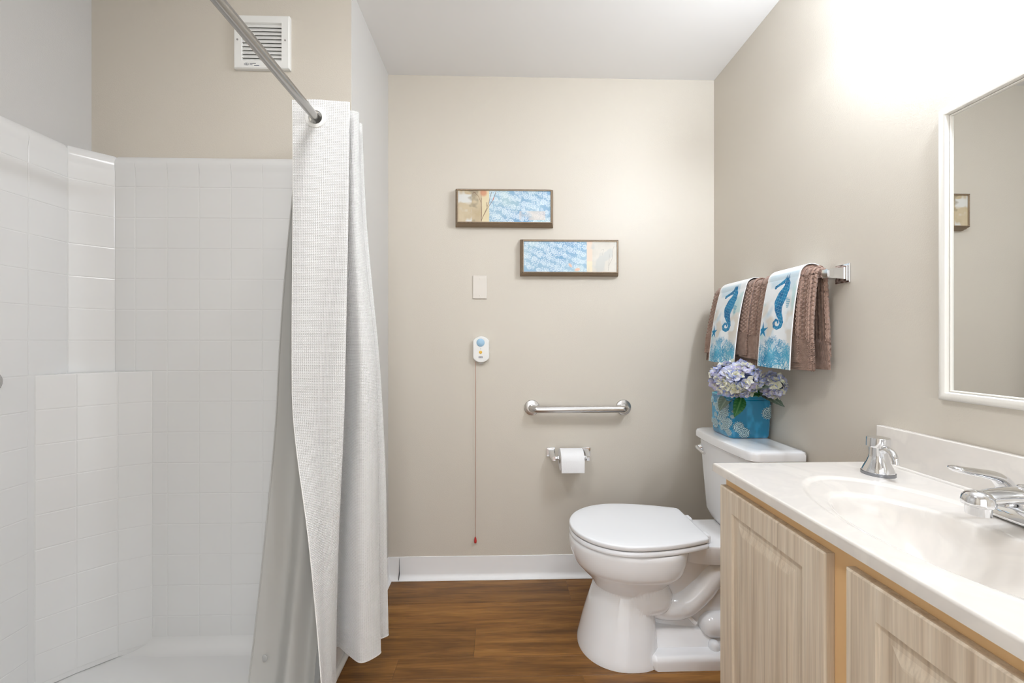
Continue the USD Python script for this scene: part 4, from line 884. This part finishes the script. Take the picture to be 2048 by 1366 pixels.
SEA = [(.64, .945, .065), (.70, .90, .075), (.67, .845, .105), (.59, .78, .14), (.53, .715, .14), (.53, .65, .105), (.57, .59, .076), (.63, .54, .058), (.665, .495, .048), (.64, .452, .042), (.56, .435, .038), (.475, .452, .034), (.45, .492, .030), (.50, .525, .026), (.56, .515, .022), (.57, .49, .016)]
def sea_print(w, h, seed, nx, ny, shift=0.0):
    X, Y = raster(nx, ny, w, h); s, t = X / w - shift, Y / h
    n = lambda a, o, k: meshkit.fbm(np.stack([X * a, Y * a, np.full_like(X, k)], -1), o, k)
    C = np.broadcast_to(np.array(lin(232, 236, 238)), X.shape + (3,)).copy()
    C = mixc(C, lin(186, 210, 222), np.clip((n(16, 3, seed) - .48) * 5, 0, .7)); C = mixc(C, lin(214, 206, 192), np.clip((n(20, 3, seed + 1) - .46) * 6, 0, .8) * np.clip(1.2 - np.abs(t - .5) * 3, 0, 1))
    C = mixc(C, lin(176, 214, 214), np.clip((n(18, 3, seed + 2) - .52) * 6, 0, .6))
    # coral
    r = random.Random(seed); segs = []
    def grow(x, y, a, L, wd, dep):
        if dep == 0 or L < 0.003: return
        x1, y1 = x + L * math.cos(a), y + L * math.sin(a); segs.append((x, y, x1, y1, wd))
        for k in range(2 if r.random() < .85 else 3):
            grow(x1, y1, a + r.uniform(-.75, .75), L * r.uniform(.72, .95), wd * .84, dep - 1)
    for x0, L, dep, y0 in ((.46, .025, 8, -.014), (.66, .023, 8, -.016), (.10, .020, 8, -.03), (.88, .020, 8, -.028), (.28, .020, 8, -.034), (.76, .020, 8, -.034), (.0, .016, 7, 0.0), (.98, .015, 7, 0.0), (.36, .019, 7, -.03), (.56, .020, 7, -.03), (.18, .017, 7, -.034)):
        grow(x0 * w, y0, PI / 2 + r.uniform(-.15, .15), L, 0.0027, dep)
    pts, ww = [], []
    for a, b, c, e, wd in segs:
        k = max(2, int(math.hypot(c - a, e - b) / 0.0005)); q = np.linspace(0, 1, k)[:, None]; pts.append(np.array([a, b]) + (np.array([c, e]) - [a, b]) * q); ww.append(np.full(k, wd))
    pts, ww = np.vstack(pts), np.concatenate(ww); dd, ii = cKDTree(pts).query(np.column_stack([X.ravel(), Y.ravel()])); dd = dd.reshape(X.shape); wi = ww[ii].reshape(X.shape)
    wash = np.clip((.28 - t) * 5, 0, .5); C = mixc(C, lin(206, 230, 238), wash)
    tone = np.clip(n(30, 2, seed + 5) * 1.6 - .3, 0, 1)[..., None]; cc = np.array(lin(20, 130, 178)) * (1 - tone) + np.array(lin(84, 178, 210)) * tone
    mk = np.clip((wi * 0.47 - dd) / 0.0005 + .5, 0, 1)[..., None]; C = C * (1 - mk) + cc * mk
    sea = lin(24, 126, 172)
    def body(pts):
        d = np.full(X.shape, 9.0)
        for (a, b, ra), (c, e, rb) in zip(pts[:-1], pts[1:]):
            ax, ay, bx, by = a * w, b * h, c * w, e * h; L2 = (bx - ax) ** 2 + (by - ay) ** 2; q = np.clip(((X - shift * w - ax) * (bx - ax) + (Y - ay) * (by - ay)) / L2, 0, 1)
            d = np.minimum(d, np.hypot(X - shift * w - ax - q * (bx - ax), Y - ay - q * (by - ay)) - (ra + (rb - ra) * q) * w)
        return d
    d = body(SEA); d = np.minimum(d, body([(.62, .94, .055), (.50, .918, .034), (.37, .892, .030), (.345, .884, .042)])); d = np.minimum(d, body([(.67, .955, .04), (.70, .965, .025)]))
    fin = body([(.70, .755, .03), (.79, .715, .055), (.78, .66, .035)])
    C = mixc(C, lin(70, 150, 180), np.clip(-fin / 0.0008 + .5, 0, .9) * (0.55 + 0.45 * np.sin(Y * 2 * PI / 0.006)))
    dark_in = np.clip((n(60, 2, seed + 3) - .4) * 3, 0, 1)
    body_c = mixc(np.broadcast_to(np.array(sea), C.shape), lin(12, 92, 140), dark_in * .8)
    net = np.minimum(np.abs(np.sin((Y + 0.35 * X) * PI / 0.011)), np.abs(np.sin((X - 0.25 * Y) * PI / 0.0105)))
    body_c = mixc(body_c, lin(170, 214, 226), np.clip(1 - net / 0.12, 0, .75) * (d < -0.0015))
    m = np.clip(-d / 0.0008 + .5, 0, 1)[..., None]; C = C * (1 - m) + body_c * m
    C = mixc(C, lin(230, 240, 240), np.clip(1.5 - np.hypot(X - (.62 + shift) * w, Y - .925 * h) / 0.0016, 0, 1))
    # starfish
    cx, cy = 0.10 * w, 0.415 * h; d = np.full(X.shape, 9.0)
    for k in range(5):
        a = 0.35 + k * 2 * PI / 5; L = 0.030; q = np.clip(((X - cx) * math.cos(a) + (Y - cy) * math.sin(a)) / L, 0, 1)
        d = np.minimum(d, np.hypot(X - cx - q * L * math.cos(a), Y - cy - q * L * math.sin(a)) - 0.0066 * (1 - q) ** 1.1 - 0.0006)
    C = mixc(C, lin(28, 128, 176), np.clip(-d / 0.0008 + .5, 0, 1))
    edge = np.minimum(X, w - X); C = mixc(C, lin(240, 242, 243), np.clip((0.004 - edge) / 0.0006, 0, 1))
    return C
def sea_towel(label, y_near, y_far, xb, zb, seed, lean):
    plan = [(y_far, 0.0), ((y_near + y_far) / 2, 0.0), (y_near, 0.0)]
    nu, nvf, nvb = 150, 290, 40
    S0 = 0.0415
    v, f, P, s, Vv, nf = towel(plan, S0, xb, ([0, 1], [zb + 0.004, zb]), 1.12, nu, nvf, nvb, lean=lean, thick=0.0022, bulge=0.004)
    w, h = s[-1], float(Vv.max() + 0.012)
    C = sea_print(w, h, seed, 260, 460)
    iu = np.clip((s / w * 259).round().astype(int), 0, 259); t = np.clip(1 - (Vv + 0.012) / h, 0, 1); top = Vv < -0.012
    it = np.clip((t * 459).round().astype(int), 0, 459)
    col = C[it, np.broadcast_to(iu[None], it.shape)]; col = np.where(top[..., None], np.array(lin(238, 240, 241)), col)
    p = thing('seahorse_towel', label, 'towel', (BX, (y_near + y_far) / 2, BZ), 'seahorse hand towels')
    obj('cloth', (v, f), cloth_print, p, smooth=True, color=np.vstack([col.reshape(-1, 3)] * 2))
    return p
sea_towel('white hand towel printed with a blue seahorse and coral, nearer to the mirror', 1.262, 1.415, 0.920, 1.058, 21, 0.10)
sea_towel('white hand towel printed with a blue seahorse and coral, nearer to the corner', 1.545, 1.732, 0.908, 1.060, 21, 0.08)

# ------------------------------------------------------------------ vanity
VY0, VY1, VFX = 0.30, 1.07, 0.572
CZ = 0.822
van = thing('vanity_cabinet', 'vanity cabinet with grey wood grain doors and tan frame', 'cabinet', (0.82, 0.685, 0.0))
FX = 0.603
obj('side_panel', box(FX + 0.018, XR - 0.003, 1.040, 1.058, 0.0, 0.7985), peach, van); obj('side_panel', box(FX + 0.018, XR - 0.003, 0.312, 0.330, 0.0, 0.7985), peach, van)
obj('bottom_panel', box(FX + 0.018, XR - 0.003, 0.330, 1.040, 0.09, 0.105), peach, van); obj('toe_kick', box(FX + 0.06, FX + 0.072, 0.330, 1.040, 0.0, 0.09), peach, van)
obj('top_rail', box(FX, FX + 0.018, 0.312, 1.058, 0.745, 0.7985), peach, van)
obj('bottom_rail', box(FX, FX + 0.018, 0.312, 1.058, 0.09, 0.13), peach, van)
for a, b in ((1.018, 1.058), (0.655, 0.711), (0.312, 0.352)): obj('stile', box(FX, FX + 0.018, a, b, 0.13, 0.745), peach, van)
def door(y0, y1, z0, z1):
    xb_, xf = FX - 0.0005, FX - 0.0185
    def loop(i, x, r=0.0): return [(x, y0 + i, z0 + i), (x, y0 + i, z1 - i), (x, y1 - i, z1 - i), (x, y1 - i, z0 + i)]
    secs = [loop(0, xb_), loop(0, xf + 0.003), loop(0.003, xf), loop(0.055, xf), loop(0.0560, xf + 0.004), loop(0.0575, xf + 0.0055), loop(0.068, xf + 0.0062), loop(0.076, xf + 0.0058), loop(0.094, xf + 0.0015), loop(0.097, xf + 0.0012)]
    return loft([np.array(s) for s in secs])
for a, b in ((0.708, 1.0565), (0.318, 0.666)): obj('door', door(a, b, 0.115, 0.767), door_m, van, label='grey wood grain door with raised panel')

top = thing('countertop', 'white cultured marble vanity top with moulded oval basin', 'countertop', (0.82, 0.685, 0.80))
SXc, SYc = 0.772, 0.668
def counter():
    xs = np.unique(np.concatenate([np.linspace(VFX, 1.0295, 230)])); ys = np.linspace(VY0, VY1, 380)
    X, Y = np.meshgrid(xs, ys, indexing='ij')
    ro = np.sqrt(((X - 0.789) / 0.168) ** 2 + ((Y - 0.675) / 0.285) ** 2)
    ri = np.sqrt(((X - 0.757) / 0.117) ** 2 + ((Y - 0.658) / 0.205) ** 2)
    sm = lambda e0, e1, q: (lambda t: t * t * (3 - 2 * t))(np.clip((q - e0) / (e1 - e0), 0, 1))
    z = CZ - 0.0045 * (1 - sm(0.93, 1.0, ro)) - 0.003 * (1 - sm(0.6, 0.97, ro))
    dep = np.where(ri < 1, 1 - ri ** 2.6, 0); z = z - 0.128 * dep * sm(0.0, 0.14, 1.03 - ri) - 0.004 * (1 - sm(0.93, 1.07, ri))
    dx = X - VFX; dy1 = VY1 - Y; dy0 = Y - VY0
    e = np.minimum(np.minimum(dx, dy1), dy0); z = np.where(e < 0.005, z - (0.005 - np.sqrt(np.clip(0.005 ** 2 - (0.005 - e) ** 2, 0, None))), z)
    nx, ny = X.shape; up = np.stack([X, Y, z], -1).reshape(-1, 3)
    thick = np.stack([X, Y, np.where(ri < 1.15, z - 0.012, CZ - 0.0225)], -1).reshape(-1, 3); k = nx * ny
    fa = grid_faces(nx, ny); I = np.arange(k).reshape(nx, ny)
    def rim(i): a, b = i[:-1], i[1:]; return np.vstack([np.stack([a, a + k, b + k], 1), np.stack([a, b + k, b], 1)])
    f = np.vstack([fa, fa[:, ::-1] + k, rim(I[0]), rim(I[:, -1]), rim(I[-1][::-1]), rim(I[:, 0][::-1])])
    t = trimesh.Trimesh(np.vstack([up, thick]), f, process=False)
    if t.volume < 0: t.invert()
    return t
obj('slab', counter(), marble_m, top, smooth=65)
obj('backsplash', rbox(1.030, XR - 0.0008, VY0, VY1 + 0.004, CZ - 0.0225, 0.9205, 0.0025), marble_m, top, smooth=30)
cvb = sweep([(1.0305, VY0 + 0.003, CZ - 0.0005), (1.0305, 0.7, CZ - 0.0005), (1.0305, VY1 - 0.003, CZ - 0.0005)], 0.006, 12)
obj('caulk_line', cvb, marble_m, top, smooth=40)
obj('overflow_drain', lathe([(0.021, 0), (0.021, 0.002), (0.014, 0.003), (0.011, -0.001)], 28, (0.757, 0.658, CZ - 0.139)), chrome, top, smooth=40)

fa = thing('faucet', 'chrome two-handle faucet at the back of the basin', 'faucet', (0.955, 0.68, CZ))
fz = CZ - 0.0008; FY = 0.68; FXc = 0.957
pl_ = [superellipse(FXc, FY, 0.0285, 0.079, fz, 3.2), superellipse(FXc, FY, 0.0285, 0.079, fz + 0.006, 3.2), superellipse(FXc, FY, 0.025, 0.0755, fz + 0.014, 3.0), superellipse(FXc, FY, 0.020, 0.068, fz + 0.020, 2.6), superellipse(FXc, FY, 0.012, 0.05, fz + 0.024, 2.4)]
obj('base_plate', loft(pl_), chrome, fa, smooth=40)
sp = spline([(0.968, FY, fz + 0.018), (0.955, FY, fz + 0.043), (0.925, FY, fz + 0.056), (0.89, FY, fz + 0.058), (0.855, FY, fz + 0.055), (0.84, FY, fz + 0.052)], 30)
obj('spout', sweep(sp, np.interp(np.linspace(0, 1, 30), [0, .2, .6, 1], [0.024, 0.0245, 0.020, 0.017]), 28, flat=np.column_stack([np.interp(np.linspace(0, 1, 30), [0, .5, 1], [1.1, 1.15, 1.1]), np.interp(np.linspace(0, 1, 30), [0, .5, 1], [.9, .62, .6])])), chrome, fa, smooth=50)
obj('spout_tip', lathe([(0.0165, 0.026), (0.0168, 0.040), (0.0215, 0.0425), (0.0222, 0.048), (0.0205, 0.057), (0.016, 0.063), (0.009, 0.0665), (0.002, 0.0675)], 36, (0.836, FY, fz)), chrome, fa, smooth=40)
for sy in (0.052, -0.052):
    y = FY + sy
    h = obj('handle', lathe([(0.0195, 0.012), (0.0185, 0.024), (0.016, 0.034), (0.0145, 0.042), (0.008, 0.047), (0.001, 0.048)], 28, (FXc, y, fz)), chrome, fa, smooth=40)
    lp = spline([(FXc + 0.006, y, fz + 0.030), (FXc - 0.002, y + 0.001, fz + 0.055), (FXc - 0.018, y + 0.003, fz + 0.071), (FXc - 0.045, y + 0.006, fz + 0.078), (FXc - 0.075, y + 0.008, fz + 0.083), (FXc - 0.098, y + 0.010, fz + 0.088)], 30)
    tt = np.linspace(0, 1, 30)
    obj('lever', sweep(lp, np.interp(tt, [0, .3, .6, .95, 1], [0.0145, 0.014, 0.011, 0.0105, 0.006]), 18, flat=np.column_stack([np.interp(tt, [0, .4, 1], [1, 1.1, 1.3]), np.interp(tt, [0, .4, 1], [1, .8, .55])])), chrome, h, smooth=50)

sd = thing('soap_dispenser', 'chrome bell-shaped soap dispenser on the vanity top', 'soap dispenser', (0.931, 0.965, CZ - 0.004))
q = CZ - 0.0043
rubber = plain('dark_chrome', (0.28, 0.29, 0.31), 0.2, metallic=1.0)
obj('foot_ring', lathe([(0.0325, 0.0), (0.0335, 0.001), (0.0335, 0.011), (0.032, 0.012)], 40, (0.931, 0.965, q)), rubber, sd, smooth=40)
obj('body', lathe([(0.0315, 0.012), (0.0315, 0.015), (0.028, 0.024), (0.0225, 0.036), (0.019, 0.046), (0.0178, 0.052), (0.0178, 0.074)], 40, (0.931, 0.965, q)), chrome, sd, smooth=40)
obj('cap', lathe([(0.020, 0.0715), (0.0232, 0.0725), (0.0235, 0.074), (0.0235, 0.094), (0.0228, 0.0955), (0.017, 0.0965)], 40, (0.931, 0.965, q)), chrome, sd, smooth=40)
sp = spline([(0.928, 0.952, q + 0.066), (0.924, 0.936, q + 0.073), (0.920, 0.920, q + 0.070), (0.917, 0.909, q + 0.059), (0.9155, 0.905, q + 0.046)], 24)
obj('spout', sweep(sp, np.linspace(0.0085, 0.0068, 24), 18), chrome, sd, smooth=50)

mi = thing('mirror', 'white framed wall mirror above the vanity', 'mirror', (XR, 0.685, 1.355))
MY0, MY1, MZ0, MZ1 = 0.446, 0.924, 1.012, 1.697
prof = [(0, 0.0), (0, 0.008), (0.002, 0.013), (0.006, 0.0165), (0.012, 0.018), (0.018, 0.0165), (0.0205, 0.013), (0.021, 0.0)]
frm = frame_xz(-MY1, -MY0, MZ0, MZ1, prof, 0.0)                       # built facing -y, then turned to face -x
frm.vertices = np.stack([XR - 0.0005 + frm.vertices[:, 1], -frm.vertices[:, 0], frm.vertices[:, 2]], 1); frm.fix_normals()
obj('frame', frm, mirror_frame_m, mi, smooth=35)
bead = frame_xz(-MY1 + 0.0212, -MY0 - 0.0212, MZ0 + 0.0212, MZ1 - 0.0212, [(0, 0), (0, 0.0085), (0.001, 0.0095), (0.003, 0.0095), (0.004, 0.0075), (0.004, 0)], 0.0)
bead.vertices = np.stack([XR - 0.0005 + bead.vertices[:, 1], -bead.vertices[:, 0], bead.vertices[:, 2]], 1); bead.fix_normals()
obj('inner_bead', bead, mirror_frame_m, mi, smooth=35)
obj('glass', box(XR - 0.006, XR - 0.001, MY0 + 0.024, MY1 - 0.024, MZ0 + 0.024, MZ1 - 0.024), mirror_m, mi)

# ------------------------------------------------------------------ lamps out of view, above and behind the frame
vl = thing('vanity_light', 'chrome bar with two lit globe bulbs above the mirror', 'wall lamp', (XR, 0.62, 2.09))
obj('bar', rbox(XR - 0.045, XR - 0.0005, 0.54, 0.96, 2.085, 2.165, 0.006), chrome, vl, smooth=30)
for y in (0.64, 0.89):
    b = obj('bulb', trimesh.creation.icosphere(3, 0.036).apply_translation((XR - 0.098, y, 2.115)), bulb_m, vl, smooth=True)
    obj('socket', lathe([(0.022, 0.044), (0.02, 0.064)], 20, (XR, y, 2.115), 'x-'), chrome, vl, smooth=40)
for (x, y) in ((-0.30, 0.45),):  # out of view, placed to even out the light across the room
    cl = thing('ceiling_light', 'unseen round ceiling lamp above the camera, placed to light the room evenly', 'ceiling lamp', (x, y, H))
    obj('pan', lathe([(0.17, -0.03), (0.175, -0.02), (0.175, -0.0008)], 40, (x, y, H)), white_plastic, cl, smooth=40)
    obj('diffuser', lathe([(0.02, -0.085), (0.07, -0.08), (0.12, -0.065), (0.15, -0.045), (0.158, -0.031)], 40, (x, y, H)), dome_m, cl, smooth=40)
